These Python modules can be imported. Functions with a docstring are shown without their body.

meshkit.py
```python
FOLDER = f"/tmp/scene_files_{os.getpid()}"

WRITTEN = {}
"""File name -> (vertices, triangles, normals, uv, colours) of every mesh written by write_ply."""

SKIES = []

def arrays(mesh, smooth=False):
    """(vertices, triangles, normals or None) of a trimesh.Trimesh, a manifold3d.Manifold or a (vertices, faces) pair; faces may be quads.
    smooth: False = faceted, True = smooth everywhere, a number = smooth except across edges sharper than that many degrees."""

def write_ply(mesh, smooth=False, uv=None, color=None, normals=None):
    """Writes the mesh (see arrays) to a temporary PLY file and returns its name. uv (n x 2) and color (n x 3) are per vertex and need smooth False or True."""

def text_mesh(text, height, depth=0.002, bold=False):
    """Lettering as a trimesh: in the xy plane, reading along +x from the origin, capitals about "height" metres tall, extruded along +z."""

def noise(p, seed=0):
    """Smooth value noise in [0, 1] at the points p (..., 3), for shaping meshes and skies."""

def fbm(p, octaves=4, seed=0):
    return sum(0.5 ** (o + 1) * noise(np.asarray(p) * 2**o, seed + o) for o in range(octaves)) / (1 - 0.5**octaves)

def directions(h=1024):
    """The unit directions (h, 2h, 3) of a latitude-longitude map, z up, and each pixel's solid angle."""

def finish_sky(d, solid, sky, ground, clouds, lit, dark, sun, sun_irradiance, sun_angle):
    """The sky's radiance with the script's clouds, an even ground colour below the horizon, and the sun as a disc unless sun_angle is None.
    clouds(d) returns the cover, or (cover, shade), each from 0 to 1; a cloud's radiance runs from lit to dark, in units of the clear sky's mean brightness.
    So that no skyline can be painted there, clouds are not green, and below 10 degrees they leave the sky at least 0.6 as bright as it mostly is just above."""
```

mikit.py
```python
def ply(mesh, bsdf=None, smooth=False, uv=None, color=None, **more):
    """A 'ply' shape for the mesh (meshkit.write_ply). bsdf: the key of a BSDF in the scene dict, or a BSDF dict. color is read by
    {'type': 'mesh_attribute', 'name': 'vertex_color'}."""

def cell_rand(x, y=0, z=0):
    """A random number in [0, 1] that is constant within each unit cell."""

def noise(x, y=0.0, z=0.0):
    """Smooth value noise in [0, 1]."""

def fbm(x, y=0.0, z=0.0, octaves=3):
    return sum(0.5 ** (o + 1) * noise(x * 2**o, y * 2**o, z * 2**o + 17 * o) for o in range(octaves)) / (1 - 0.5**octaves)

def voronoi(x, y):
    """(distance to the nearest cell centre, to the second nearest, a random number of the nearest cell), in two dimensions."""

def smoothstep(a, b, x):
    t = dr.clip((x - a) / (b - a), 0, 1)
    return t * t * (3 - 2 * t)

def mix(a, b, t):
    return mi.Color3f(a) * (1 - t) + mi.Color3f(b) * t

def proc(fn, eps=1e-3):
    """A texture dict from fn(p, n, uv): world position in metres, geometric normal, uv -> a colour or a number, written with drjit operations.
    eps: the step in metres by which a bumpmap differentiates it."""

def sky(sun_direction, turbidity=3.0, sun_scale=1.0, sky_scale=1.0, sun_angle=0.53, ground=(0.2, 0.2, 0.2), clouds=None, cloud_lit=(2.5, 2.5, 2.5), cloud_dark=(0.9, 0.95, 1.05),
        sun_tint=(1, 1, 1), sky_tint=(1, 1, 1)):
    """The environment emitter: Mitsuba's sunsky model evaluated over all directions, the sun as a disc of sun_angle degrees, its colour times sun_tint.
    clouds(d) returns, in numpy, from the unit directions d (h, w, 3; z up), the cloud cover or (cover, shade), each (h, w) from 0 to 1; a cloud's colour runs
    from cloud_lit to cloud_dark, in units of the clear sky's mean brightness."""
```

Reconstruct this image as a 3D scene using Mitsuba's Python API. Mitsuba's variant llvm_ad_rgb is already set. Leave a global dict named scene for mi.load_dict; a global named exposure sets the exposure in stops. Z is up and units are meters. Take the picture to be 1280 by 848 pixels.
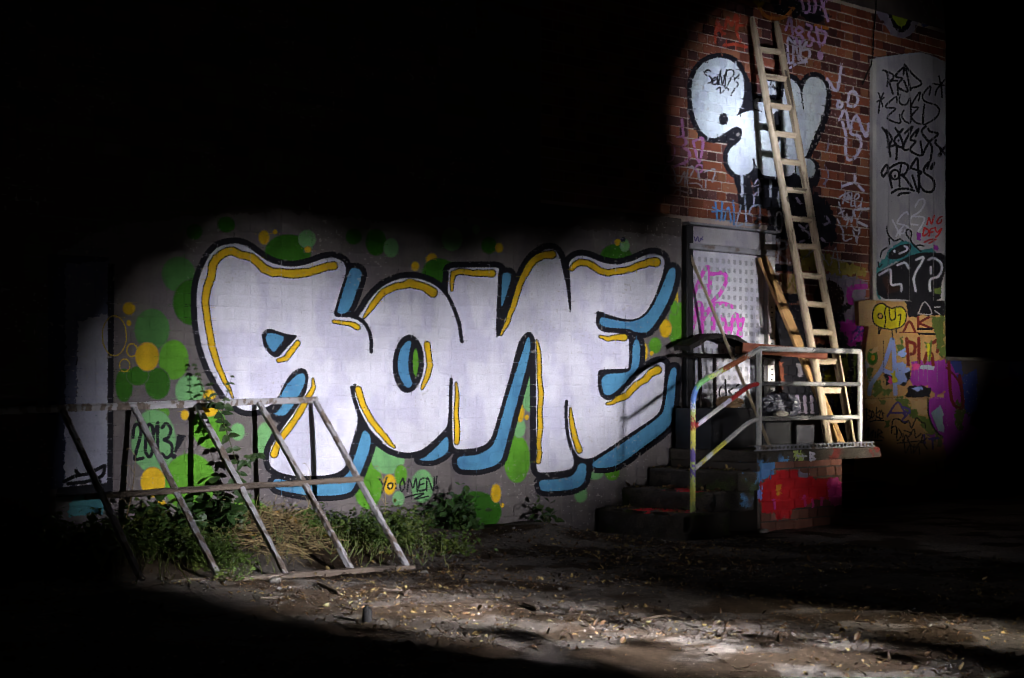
import math, random
import numpy as np, trimesh, shapely, drjit as dr, mitsuba as mi, mikit, meshkit
from shapely.geometry import Polygon, LineString, Point, box
from shapely.ops import unary_union
from shapely.strtree import STRtree
from shapely import affinity

T = mi.ScalarTransform4f
rng = random.Random(7)
nrg = np.random.default_rng(7)
scene, labels = {}, {}

# ---------------------------------------------------------------- camera, sky, exposure
# x runs along the painted wall, y into it (its face is y = 0), z up.
TH = math.radians(43.0)
FW = np.array([math.sin(TH), math.cos(TH), 0.0])
RT = np.array([math.cos(TH), -math.sin(TH), 0.0])
EYE = np.array([0.0, -8.89, 1.1])
scene['camera'] = {'type': 'perspective', 'fov_axis': 'x', 'fov': 2 * math.degrees(math.atan(640 / 2000)),
                   'near_clip': 0.1, 'far_clip': 3000.0, 'principal_point_offset_y': -66 / 848,
                   'to_world': T().look_at(origin=EYE.tolist(), target=(EYE + FW).tolist(), up=[0, 0, 1])}
exposure = 0.0
# night: the physical sky turned down to almost nothing, no sun
scene['sky'] = {**mikit.sky((0.3, -0.4, 0.5), turbidity=3, sun_scale=0.0, sky_scale=0.0001), 'sampling_weight': 0.05}


# ---------------------------------------------------------------- mesh helpers
class MB:
    """Collects pieces into one mesh."""
    def __init__(self): self.m = []
    def add(self, m): self.m.append(m); return self
    def box(self, x0, x1, y0, y1, z0, z1):
        b = trimesh.creation.box((abs(x1 - x0), abs(y1 - y0), abs(z1 - z0)))
        b.apply_translation(((x0 + x1) / 2, (y0 + y1) / 2, (z0 + z1) / 2)); return self.add(b)
    def bar(self, a, b, w, h, up=(0, 0, 1), bevel=0.15):
        return self.add(bar(a, b, w, h, up, bevel))
    def tube(self, pts, r, sides=10): return self.add(tube(pts, r, sides))
    def mesh(self): return trimesh.util.concatenate(self.m)


def frame(d, up=(0, 0, 1)):
    d = np.asarray(d, float) / np.linalg.norm(d)
    s = np.cross(d, up)
    if np.linalg.norm(s) < 1e-6: s = np.cross(d, (1, 0, 0))
    s /= np.linalg.norm(s)
    return d, s, np.cross(s, d)


def sweep(pts, ring_of, closed_ends=True, up=(0, 0, 1)):
    """A tube of any cross-section; ring_of(i) gives (n, 2)."""
    p = np.asarray(pts, float)
    t = np.gradient(p, axis=0) if len(p) > 2 else np.array([p[1] - p[0]] * 2)
    V, F = [], []
    for i in range(len(p)):
        d, s, u = frame(t[i], up)
        r = ring_of(i)
        V.append(p[i] + r[:, :1] * s + r[:, 1:] * u)
    n = len(V[0]); V = np.vstack(V)
    for i in range(len(p) - 1):
        for j in range(n):
            a, b = i * n + j, i * n + (j + 1) % n
            F += [[a, b, b + n], [a, b + n, a + n]]
    V = np.vstack([V, p[:1], p[-1:]]); k = len(V) - 2; e = (len(p) - 1) * n
    for j in range(n):
        F += [[k, (j + 1) % n, j], [k + 1, e + j, e + (j + 1) % n]]
    m = trimesh.Trimesh(V, F, process=False)
    if m.volume < 0: m.invert()
    return m


def tube(pts, r, sides=10):
    a = np.arange(sides) * 2 * np.pi / sides
    c = np.stack([np.cos(a), np.sin(a)], 1)
    rr = np.broadcast_to(r, (len(pts),))
    return sweep(pts, lambda i: c * rr[i])


def bar(a, b, w, h, up=(0, 0, 1), bevel=0.15):
    c = bevel * min(w, h)
    ring = np.array([[-w / 2 + c, -h / 2], [w / 2 - c, -h / 2], [w / 2, -h / 2 + c], [w / 2, h / 2 - c],
                     [w / 2 - c, h / 2], [-w / 2 + c, h / 2], [-w / 2, h / 2 - c], [-w / 2, -h / 2 + c]])
    return sweep([a, b], lambda i: ring, up=up)


def worn_bar(a, b, w, h, up=(0, 0, 1), n=28, rough=0.004, seed=0):
    """A weathered length of timber: edges wander a little."""
    a, b = np.asarray(a, float), np.asarray(b, float)
    pts = [a + (b - a) * i / n for i in range(n + 1)]
    c = 0.18 * min(w, h)
    base = np.array([[-w / 2 + c, -h / 2], [w / 2 - c, -h / 2], [w / 2, -h / 2 + c], [w / 2, h / 2 - c],
                     [w / 2 - c, h / 2], [-w / 2 + c, h / 2], [-w / 2, h / 2 - c], [-w / 2, -h / 2 + c]])
    r = np.random.default_rng(seed)
    k = np.cumsum(r.normal(0, 0.3, (n + 1, 8, 2)), 0); k -= np.linspace(0, 1, n + 1)[:, None, None] * k[-1]
    k = np.clip(k, -1.5, 1.5) * rough + r.normal(0, rough * 0.35, k.shape)
    return sweep(pts, lambda i: base + k[i], up=up)


def lumpy(size, at, amp=0.12, seed=0, sub=3, freq=2.5, flat=0.0):
    m = trimesh.creation.icosphere(subdivisions=sub)
    v = m.vertices
    d = meshkit.fbm(v * freq + seed * 7.3, 3, seed) - 0.5
    v = v * (1 + amp * 4 * d[:, None])
    v = np.sign(v) * np.abs(v) ** (1 - flat)
    m.vertices = v * np.array(size) / 2 + np.array(at)
    return m


def rough_box(x0, x1, y0, y1, z0, z1, step=0.03, amp=0.006, edge=0.012, seed=0, cut=True):
    """A cast concrete block: rounded, chipped edges and an uneven face."""
    nx, ny, nz = (max(2, int(round((b - a) / step))) for a, b in ((x0, x1), (y0, y1), (z0, z1)))
    V, F = [], []
    def side(o, u, v, nu, nv):
        k = sum(len(q) for q in V)
        gu, gv = np.meshgrid(np.linspace(0, 1, nu + 1), np.linspace(0, 1, nv + 1), indexing='ij')
        V.append((np.array(o) + gu[..., None] * np.array(u) + gv[..., None] * np.array(v)).reshape(-1, 3))
        for i in range(nu):
            for j in range(nv):
                a = k + i * (nv + 1) + j
                F.extend([[a, a + nv + 1, a + nv + 2], [a, a + nv + 2, a + 1]])
    lx, ly, lz = x1 - x0, y1 - y0, z1 - z0
    side((x0, y0, z0), (lx, 0, 0), (0, 0, lz), nx, nz)
    side((x1, y1, z0), (-lx, 0, 0), (0, 0, lz), nx, nz)
    side((x0, y1, z0), (0, -ly, 0), (0, 0, lz), ny, nz)
    side((x1, y0, z0), (0, ly, 0), (0, 0, lz), ny, nz)
    side((x0, y0, z1), (lx, 0, 0), (0, ly, 0), nx, ny)
    side((x0, y1, z0), (lx, 0, 0), (0, -ly, 0), nx, ny)
    m = trimesh.Trimesh(np.vstack(V), F, process=False); m.merge_vertices()
    v = m.vertices.copy(); c = np.array([(x0 + x1) / 2, (y0 + y1) / 2, (z0 + z1) / 2]); hs = np.array([lx, ly, lz]) / 2
    q = np.abs(v - c) - (hs - edge)
    o = np.maximum(q, 0); ln = np.linalg.norm(o, axis=1)
    k = np.where(ln > edge, edge / np.maximum(ln, 1e-9), 1)
    v = c + np.sign(v - c) * (np.minimum(np.abs(v - c), hs - edge) + o * k[:, None])
    nrm = (v - c) / hs
    ax = np.abs(nrm) > 0.93
    chips = np.clip(meshkit.fbm(v * 11 + seed, 4, seed) - 0.50, 0, 1) * 0.20 * (ax.sum(1) >= 2)
    d = (meshkit.fbm(v * 9 + seed * 3.1, 3, seed) - 0.5) * 2 * amp
    v = v + np.sign(v - c) * ax * d[:, None] - np.sign(v - c) * ax * chips[:, None]
    m.vertices = v
    return m


def num(key):
    """key, then key_001, key_002 ..."""
    if key not in USED: USED[key] = 0; return key
    USED[key] += 1
    return f'{key}_{USED[key]:03d}'
USED = {}


def thing(name, label, cat, group=None, kind=None):
    k = num(name); labels[k] = {'label': label}
    if cat: labels[k]['category'] = cat
    if group: labels[k]['group'] = group
    if kind: labels[k]['kind'] = kind
    return k


def part(parent, name, mesh, mat, smooth=False, label=None, stuff=False, **kw):
    k = num(parent + '__' + name)
    scene[k] = mikit.ply(mesh, mat, smooth, **kw)
    if label: labels.setdefault(k, {})['label'] = label
    if stuff: labels.setdefault(k, {})['kind'] = 'stuff'
    return k


def solo(name, mesh, mat, label, cat, smooth=False, group=None, kind=None, **kw):
    k = thing(name, label, cat, group, kind)
    scene[k] = mikit.ply(mesh, mat, smooth, **kw)
    return k


# ---------------------------------------------------------------- lamps (all stand outside the frame, to the right and behind)
def lamp(pos, target, core, edge, lux, tint, r=0.06, weight=1.0, label=''):
    """A hand lamp in a black snoot on a stand: a round lit lens deep in a tube, so its pool has a soft rim.
    core / edge: half angles (degrees) of the full pool and of its rim; lux: how bright the pool is where it is aimed at."""
    pos, target = np.array(pos, float), np.array(target, float)
    d = target - pos; dist = np.linalg.norm(d); d /= dist
    t1, t2 = math.tan(math.radians(core)), math.tan(math.radians(edge))
    L = 2 * r / (t2 - t1); R = r * (t2 + t1) / (t2 - t1)
    k = thing('work_lamp', label, 'lamp', 'lamps on stands outside the picture')
    a = np.arange(33) / 32 * 2 * np.pi
    _, s, u = frame(d)
    M = max(r, R) + 0.002
    rows = [(0.0, M + 0.006), (L, M + 0.006), (L, R), (0.0, M)]
    V = np.vstack([pos + d * h + q * (np.cos(a)[:, None] * s + np.sin(a)[:, None] * u) for h, q in rows]
                  + [pos - d * 0.06 + (M + 0.006) * (np.cos(a)[:, None] * s + np.sin(a)[:, None] * u), pos[None] - d * 0.06])
    F = []
    for b, c in ((0, 1), (1, 2), (2, 3), (4, 0)):
        for i in range(32): F += [[b * 33 + i, b * 33 + i + 1, c * 33 + i + 1], [b * 33 + i, c * 33 + i + 1, c * 33 + i]]
    for i in range(32): F.append([4 * 33 + i, 5 * 33, 4 * 33 + i + 1])
    part(k, 'snoot', trimesh.Trimesh(V, F, process=False), 'mat_black_metal')
    rad = lux * dist ** 2 / (math.pi * min(r, R) ** 2)
    scene[k + '__lens'] = {'type': 'disk', 'to_world': T().look_at(origin=(pos + d * 0.002).tolist(), target=target.tolist(), up=[0, 0, 1]).scale(r),
                           'bsdf': {'type': 'ref', 'id': 'mat_black_metal'},
                           'emitter': {'type': 'area', 'sampling_weight': float(weight), 'radiance': {'type': 'rgb', 'value': [rad * c for c in tint]}}}
    foot = pos * [1, 1, 0]
    part(k, 'stand', tube([pos - d * 0.05 - np.array([0, 0, R]), foot + [0, 0, 0.3] - d * 0.05], 0.014), 'mat_black_metal')
    for i in range(3):
        w = i * 2.094 + 0.4
        part(k, 'leg', tube([foot + [0, 0, 0.34] - d * 0.05, foot - d * 0.05 + [0.35 * math.cos(w), 0.35 * math.sin(w), 0.0]], 0.011), 'mat_black_metal')


COOL, WARM, NEUT = (0.93, 0.97, 1.12), (1.06, 0.98, 0.86), (1.0, 0.98, 1.03)
LAMPS = [
    ((5.9, -11.4, 1.45), (6.20, 0, 0.64), 2.2, 8.9, 3.9, NEUT, 4, 'lamp aimed at the first letter'),
    ((7.65, -11.2, 0.30), (7.70, 0, 1.05), 0.0, 7.8, 2.7, NEUT, 3, 'lamp aimed at the second letter'),
    ((7.95, -11.2, 0.34), (8.55, 0, 1.00), 0.0, 7.2, 2.25, NEUT, 3, 'lamp aimed at the third letter'),
    ((7.05, -11.0, 0.50), (9.45, 0, 1.34), 0.5, 6.4, 1.45, NEUT, 1.5, 'left lamp of the pair aimed at the last letter'),
    ((7.45, -11.0, 0.46), (9.45, 0, 1.34), 0.5, 6.4, 1.45, NEUT, 1.5, 'right lamp of the pair aimed at the last letter'),
    ((8.8, -6.0, 0.95), (11.0, 0, 3.42), 0.0, 8.7, 6.6, COOL, 3, 'low lamp aimed up at the white throw up'),
    ((9.2, -6.2, 1.10), (12.35, 0, 3.75), 0.0, 11.5, 1.35, NEUT, 1, 'low weak lamp aimed at the bricks beside the ladder'),
    ((11.6, -7.5, 1.3), (11.40, -0.7, 1.05), 0.0, 8.8, 9.0, WARM, 2, 'lamp aimed at the foot of the ladder'),
    ((9.6, -8.6, 1.9), (10.85, 0, 1.85), 0.5, 8.6, 3.0, NEUT, 1.5, 'weak lamp aimed at the steel door'),
    ((8.9, -8.6, 0.42), (10.25, -0.95, 0.42), 0.0, 7.6, 1.0, NEUT, 0.7, 'low weak lamp aimed at the landing'),
    ((12.6, -7.0, 1.0), (13.5, 0, 3.0), 0.0, 15.0, 0.60, NEUT, 1, 'weak lamp aimed at the pale panel'),
    ((13.4, -7.4, 0.9), (13.75, 0, 1.72), 0.0, 11.5, 2.4, WARM, 1, 'weak lamp aimed at the plywood'),
    ((5.9, -12.4, 3.10), (5.30, -3.7, 0), 0.8, 6.3, 52.0, NEUT, 2, 'tall lamp aimed along the dirt'),
    ((7.0, -11.6, 2.40), (6.60, -4.95, 0), 0.0, 4.8, 13.0, WARM, 1.5, 'tall lamp aimed at the near dirt'),
]
for p_, t_, c_, e_, l_, w_, k_, n_ in LAMPS:
    lamp(p_, t_, c_, e_, l_, w_, weight=k_, label='black snooted ' + n_ + ', outside the picture')

# ---------------------------------------------------------------- materials
PALETTE = {
    'raw_block': (.085, .070, .062), 'white': (.70, .70, .79), 'grey_wall': (.150, .132, .128), 'black': (.010, .010, .014), 
    'yellow': (.70, .44, .015), 'ochre': (.56, .36, .012), 'blue': (.085, .27, .44), 'green': (.10, .31, .022), 'dark_green': (.030, .135, .008),
    'pale_green': (.17, .40, .15), 'dull_green': (.07, .21, .05), 'panel_white': (.42, .43, .50), 'navy': (.024, .030, .062), 'panel_blue': (.13, .145, .23), 'turquoise': (.08, .27, .30),
    'brick': (.20, .062, .034), 'brick_dark': (.085, .034, .030), 'brick_brown': (.22, .088, .045), 'mortar': (.44, .36, .30), 'silver': (.62, .69, .72), 'orange_red': (.50, .07, .035), 'lilac': (.56, .36, .60),
    'pale_lilac': (.62, .58, .70), 'orange': (.42, .15, .03), 'dim_pink': (.34, .15, .29), 'tag_grey': (.34, .32, .34), 'sky_blue': (.10, .24, .44),
    'pale_blue': (.38, .46, .56), 'lime': (.26, .33, .02), 'olive': (.30, .24, .05), 'grey_lilac': (.24, .21, .27), 'dark_brown': (.030, .014, .011),
    'magenta': (.42, .035, .36), 'yellow_green': (.30, .33, .04), 'door_grey': (.46, .46, .50), 'hot_pink': (.52, .07, .42), 'board_grey': (.36, .35, .37),
    'teal': (.03, .16, .17), 'plywood': (.42, .25, .10), 'ply_pale': (.50, .33, .17), 'dark_red': (.13, .018, .015), 'violet_blue': (.24, .33, .68), 'deep_blue': (.03, .05, .22),
    'purple': (.24, .03, .28), 'ink_violet': (.06, .04, .20), 'moss': (.09, .13, .03), 'red': (.46, .018, .022), 'crimson_pink': (.52, .05, .22), 'concrete': (.072, .061, .050),
    'rail_grey': (.46, .45, .42), 'rail_yellow': (.62, .58, .10), 'rail_lime': (.45, .55, .16), 'rail_red': (.32, .03, .03), 'rail_blue': (.10, .20, .50), 'rail_purple': (.12, .08, .32),
    'rail_brown': (.26, .09, .045), 'rail_dark': (.10, .10, .10), 'rail_white': (.66, .66, .64), 'tan_red': (.17, .075, .052), 'ember': (.55, .20, .03), 'ply_yellow': (.46, .40, .02),
    'pale_cyan': (.36, .55, .60), 'tag_white': (.60, .60, .66), 'dark_tread': (.050, .044, .040)}
for _c in ('green', 'dark_green', 'pale_green', 'dull_green', 'yellow', 'ochre'):
    PALETTE[_c + '_rim'] = tuple(.5 * a + .5 * b for a, b in zip(PALETTE[_c], PALETTE['grey_wall']))   # thin overspray
IDX = {k: i for i, k in enumerate(PALETTE)}
_P = np.array(list(PALETTE.values()))
PR, PGN, PB = (mi.Float(_P[:, i].tolist()) for i in range(3))
NPAL = len(_P)
nz, fb, sst = mikit.noise, mikit.fbm, mikit.smoothstep


def pal(uv):
    i = mi.UInt32(dr.clip(uv.x + 0.5, 0, NPAL - 1))
    return mi.Color3f(dr.gather(mi.Float, PR, i), dr.gather(mi.Float, PGN, i), dr.gather(mi.Float, PB, i))


def wall_paint(p, n, uv):
    """Spray and roller paint on masonry: tone per brick, roller streaks, mottling, pinholes and grime."""
    c = pal(uv)
    mott = fb(p.x * 3.1 + 5, p.z * 3.7, p.y * 3, 4)
    streak = nz(p.x * 55, p.z * 5, 2.0)
    fine = nz(p.x * 160, p.z * 160, p.y * 160)
    tone = 0.62 + 0.76 * uv.y
    c = c * (tone * (0.84 + 0.28 * mott) * (0.95 + 0.08 * streak) * (0.92 + 0.16 * fine))
    c = c * mikit.mix((1.0, 1.0, 1.0), (.84, .83, .90), sst(0.42, 0.66, fb(p.x * 6.3 + 31, p.z * 4.2, 9.0, 4)))
    spot = sst(0.82, 0.88, fb(p.x * 120, p.z * 95, 7.0, 2)) * sst(0.45, 0.62, nz(p.x * 4.0, p.z * 3.0, 3.0))
    c = mikit.mix(c, mi.Color3f(0.05, 0.047, 0.05), 0.40 * spot)
    chip = sst(0.86, 0.90, nz(p.x * 44 + 9, p.z * 70, 11.0)) * sst(0.55, 0.70, nz(p.x * 2.3, p.z * 2.6, 13.0))
    return mikit.mix(c, mi.Color3f(0.40, 0.37, 0.35), 0.45 * chip)


def wall_bump(p, n, uv):
    return 0.6 * fb(p.x * 38, p.z * 38, p.y * 38, 3) + 0.4 * nz(p.x * 150, p.z * 150, p.y * 150)


def plain(color, var=0.25, freq=9.0, dirt=None, dirt_at=(0.55, 0.75), dfreq=5.0):
    def f(p, n, uv):
        c = mi.Color3f(*color) * (1 - var + 2 * var * fb(p.x * freq, p.y * freq, p.z * freq, 4))
        if dirt is not None:
            c = mikit.mix(c, mi.Color3f(*dirt), sst(dirt_at[0], dirt_at[1], fb(p.x * dfreq + 3, p.y * dfreq, p.z * dfreq + 8, 4)))
        return c
    return f


def timber(axis, light, dark, ring=60.0, knot=0.0):
    """Wood grain drawn out along an axis, with checks and knots."""
    a = np.asarray(axis, float) / np.linalg.norm(axis)
    def f(p, n, uv):
        t = p.x * a[0] + p.y * a[1] + p.z * a[2]
        qx, qy, qz = p.x - t * a[0], p.y - t * a[1], p.z - t * a[2]
        wob = fb(qx * 9 + t * 0.7, qy * 9, qz * 9 + t * 0.4, 2)
        g = nz(qx * ring + wob * 5, qy * ring + t * 1.6, qz * ring)
        g2 = nz(qx * ring * 2.4 + 11, qy * ring * 2.4, qz * ring * 2.4 + t * 3)
        c = mikit.mix(light, dark, dr.clip(0.65 * g + 0.35 * g2 - 0.1, 0, 1))
        blot = fb(t * 2.3 + qx * 6, qy * 6, qz * 6, 3)
        c = c * (0.72 + 0.56 * blot)
        c = mikit.mix(c, mi.Color3f(*dark) * 0.5, 0.75 * sst(0.56, 0.70, fb(t * 5 + 9, (qx + qz) * 30, qy * 30, 4)))
        if knot:
            kn = nz(t * 7.5, (qx + qz) * 24, qy * 24)
            c = mikit.mix(c, mi.Color3f(*dark) * 0.35, knot * sst(0.80, 0.86, kn))
        return c
    return f


def grain_bump(axis):
    a = np.asarray(axis, float) / np.linalg.norm(axis)
    def f(p, n, uv):
        t = p.x * a[0] + p.y * a[1] + p.z * a[2]
        return nz((p.x - t * a[0]) * 120, (p.y - t * a[1]) * 120 + t * 4, (p.z - t * a[2]) * 120)
    return f


def mat(name, fn, rough=0.7, spec=0.25, bump=None, bscale=0.001, **kw):
    b = {'type': 'principled', 'base_color': mikit.proc(fn) if callable(fn) else {'type': 'rgb', 'value': list(fn)}, 'roughness': rough, 'specular': spec, **kw}
    if bump is not None:
        b = {'type': 'bumpmap', 'arbitrary': mikit.proc(bump), 'scale': bscale, 'nested': b}
    scene[name] = {'type': 'twosided', 'nested': b}


def frame_paint(p, n, uv):
    """Grey-white paint flaking off weathered timber."""
    wood = mikit.mix((.25, .20, .165), (.10, .078, .065), nz(p.x * 110, p.y * 60, p.z * 40))
    paint = mi.Color3f(.40, .39, .41) * (0.75 + 0.4 * fb(p.x * 20, p.y * 20, p.z * 20, 3))
    k = sst(0.49, 0.58, fb(p.x * 34 + 3, p.y * 16, p.z * 14, 5))
    return mikit.mix(paint, wood, k)


def dirt(p, n, uv):
    """Trodden earth and old asphalt: patches, grit, stains."""
    big = fb(p.x * 0.9, p.y * 0.9, 1.0, 4)
    c = mikit.mix((.046, .039, .033), (.094, .082, .073), sst(0.35, 0.65, big))
    c = mikit.mix(c, mi.Color3f(.026, .018, .012), sst(0.46, 0.62, fb(p.x * 3.3 + 20, p.y * 3.3, 4.0, 5)))
    a, b, w = mikit.voronoi(p.x * 55, p.y * 55)
    c = c * (0.68 + 0.55 * w)
    c = c * (0.75 + 0.5 * nz(p.x * 240, p.y * 240, 2.0))
    return c


def dirt_bump(p, n, uv):
    a, b, w = mikit.voronoi(p.x * 60, p.y * 60)
    return 0.5 * w * sst(0.0, 0.3, b - a) + 0.8 * fb(p.x * 18, p.y * 18, 0.0, 4)


def leaf_fn(base, old):
    def f(p, n, uv):
        k = mikit.cell_rand(p.x * 9, p.y * 9, p.z * 9)
        c = mikit.mix(base, old, sst(0.35, 1.0, fb(p.x * 3, p.y * 3, p.z * 3, 3) * 0.6 + 0.4 * k))
        return c * (0.7 + 0.6 * nz(p.x * 60, p.y * 60, p.z * 60))
    return f


def leaf_mat(name, base, old):
    scene[name] = {'type': 'twosided', 'nested': {'type': 'principled', 'base_color': mikit.proc(leaf_fn(base, old)), 'roughness': 0.5, 'specular': 0.4}}


LAD = np.array([-0.03, 0.77, 3.74])
mat('mat_wall', wall_paint, 0.72, 0.16, wall_bump, 0.0016)
mat('mat_black_metal', (.012, .012, .012), 0.5, 0.3)
mat('mat_ladder', timber(LAD, (.53, .43, .30), (.24, .18, .115), 80, 1.0), 0.65, 0.25, grain_bump(LAD), 0.0008)
mat('mat_rung', timber((1, 0, 0), (.50, .40, .275), (.27, .205, .13), 70, 0.8), 0.65, 0.25, grain_bump((1, 0, 0)), 0.0006)
mat('mat_frame', frame_paint, 0.75, 0.2, lambda p, n, uv: fb(p.x * 50, p.y * 50, p.z * 30, 3), 0.003)
mat('mat_frame_raw', timber((1, 0, 0), (.21, .165, .13), (.10, .08, .066), 80), 0.8, 0.2, grain_bump((1, 0, 0)), 0.0012)
mat('mat_plank', timber((.36, -.55, -1.65), (.54, .34, .15), (.33, .18, .07), 55, 0.5), 0.7, 0.2)
mat('mat_pole', timber((.35, -.57, -1.62), (.42, .35, .25), (.22, .17, .11), 80), 0.7, 0.2)
mat('mat_beam', plain((.25, .085, .05), 0.3, 14, (.12, .05, .03)), 0.7, 0.2)
mat('mat_char', plain((.016, .014, .013), 0.5, 25, (.075, .062, .052), (0.60, 0.75), 12), 0.8, 0.2, lambda p, n, uv: fb(p.x * 40, p.y * 40, p.z * 40, 3), 0.004)
mat('mat_card', plain((.22, .14, .08), 0.25, 12), 0.8, 0.2)
mat('mat_cabinet', plain((.024, .024, .030), 0.35, 9, (.055, .055, .062), (0.55, 0.8), 4), 0.45, 0.4)
mat('mat_cabinet_dark', plain((.012, .012, .014), 0.35, 9, (.03, .03, .032), (0.55, 0.8), 4), 0.5, 0.4)
mat('mat_sack', plain((.022, .024, .034), 0.3, 12, (.10, .10, .12), (0.55, 0.62), 7), 0.4, 0.5)
mat('mat_metal', plain((.20, .20, .22), 0.25, 16, (.10, .07, .05), (0.58, 0.75), 9), 0.5, 0.4)
mat('mat_post', plain((.008, .008, .009), 0.4, 12), 0.6, 0.3)
mat('mat_cable', (.008, .008, .008), 0.6, 0.3)
mat('mat_backing', plain((.26, .26, .28), 0.25, 30), 0.7, 0.2)
mat('mat_rail', lambda p, n, uv: pal(uv) * (0.72 + 0.5 * fb(p.x * 34, p.y * 34, p.z * 34, 3)), 0.42, 0.45)


def concrete_fn(p, n, uv):
    c = pal(uv) * (0.55 + 0.85 * fb(p.x * 11, p.y * 11, p.z * 11, 5))
    c = mikit.mix(c, mi.Color3f(.045, .038, .03), sst(0.48, 0.62, fb(p.x * 4.3 + 4, p.y * 4.3, p.z * 4.3, 4)))
    c = mikit.mix(c, mi.Color3f(.055, .075, .02), 0.8 * sst(0.62, 0.72, fb(p.x * 6 + 40, p.y * 6, p.z * 6, 4)))
    return c * (0.7 + 0.6 * nz(p.x * 130, p.y * 130, p.z * 130))


mat('mat_concrete', concrete_fn, 0.85, 0.2, lambda p, n, uv: fb(p.x * 45, p.y * 45, p.z * 45, 4), 0.006)
mat('mat_stone', plain((.12, .112, .10), 0.4, 18, (.055, .046, .038), (0.5, 0.7), 9), 0.85, 0.2, lambda p, n, uv: fb(p.x * 60, p.y * 60, p.z * 60, 3), 0.003)
mat('mat_ground', dirt, 0.95, 0.04, dirt_bump, 0.0055)
mat('mat_gravel', lambda p, n, uv: mi.Color3f(.095, .088, .082) * (0.3 + 1.6 * mikit.cell_rand(p.x * 30, p.y * 30)), 0.85, 0.2)
mat('mat_litter', lambda p, n, uv: mikit.mix(mikit.mix((.085, .047, .022), (.30, .21, .08), sst(.45, .90, mikit.cell_rand(p.x * 16, p.y * 16, 1.0))), (.022, .014, .009), sst(.45, .55, mikit.cell_rand(p.x * 21, p.y * 21, 5.0))), 0.7, 0.25)
mat('mat_twig', plain((.045, .031, .021), 0.4, 30), 0.8, 0.2)
mat('mat_straw', plain((.30, .225, .11), 0.4, 12), 0.75, 0.2)
mat('mat_stem', plain((.055, .07, .025), 0.3, 20), 0.7, 0.2)
leaf_mat('mat_bramble', (.050, .088, .016), (.12, .145, .03))
leaf_mat('mat_grass', (.09, .12, .03), (.17, .15, .05))
leaf_mat('mat_ivy', (.028, .065, .016), (.06, .10, .02))
leaf_mat('mat_climber', (.022, .048, .014), (.05, .08, .02))
leaf_mat('mat_yellow_leaf', (.36, .24, .03), (.28, .13, .03))


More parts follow.
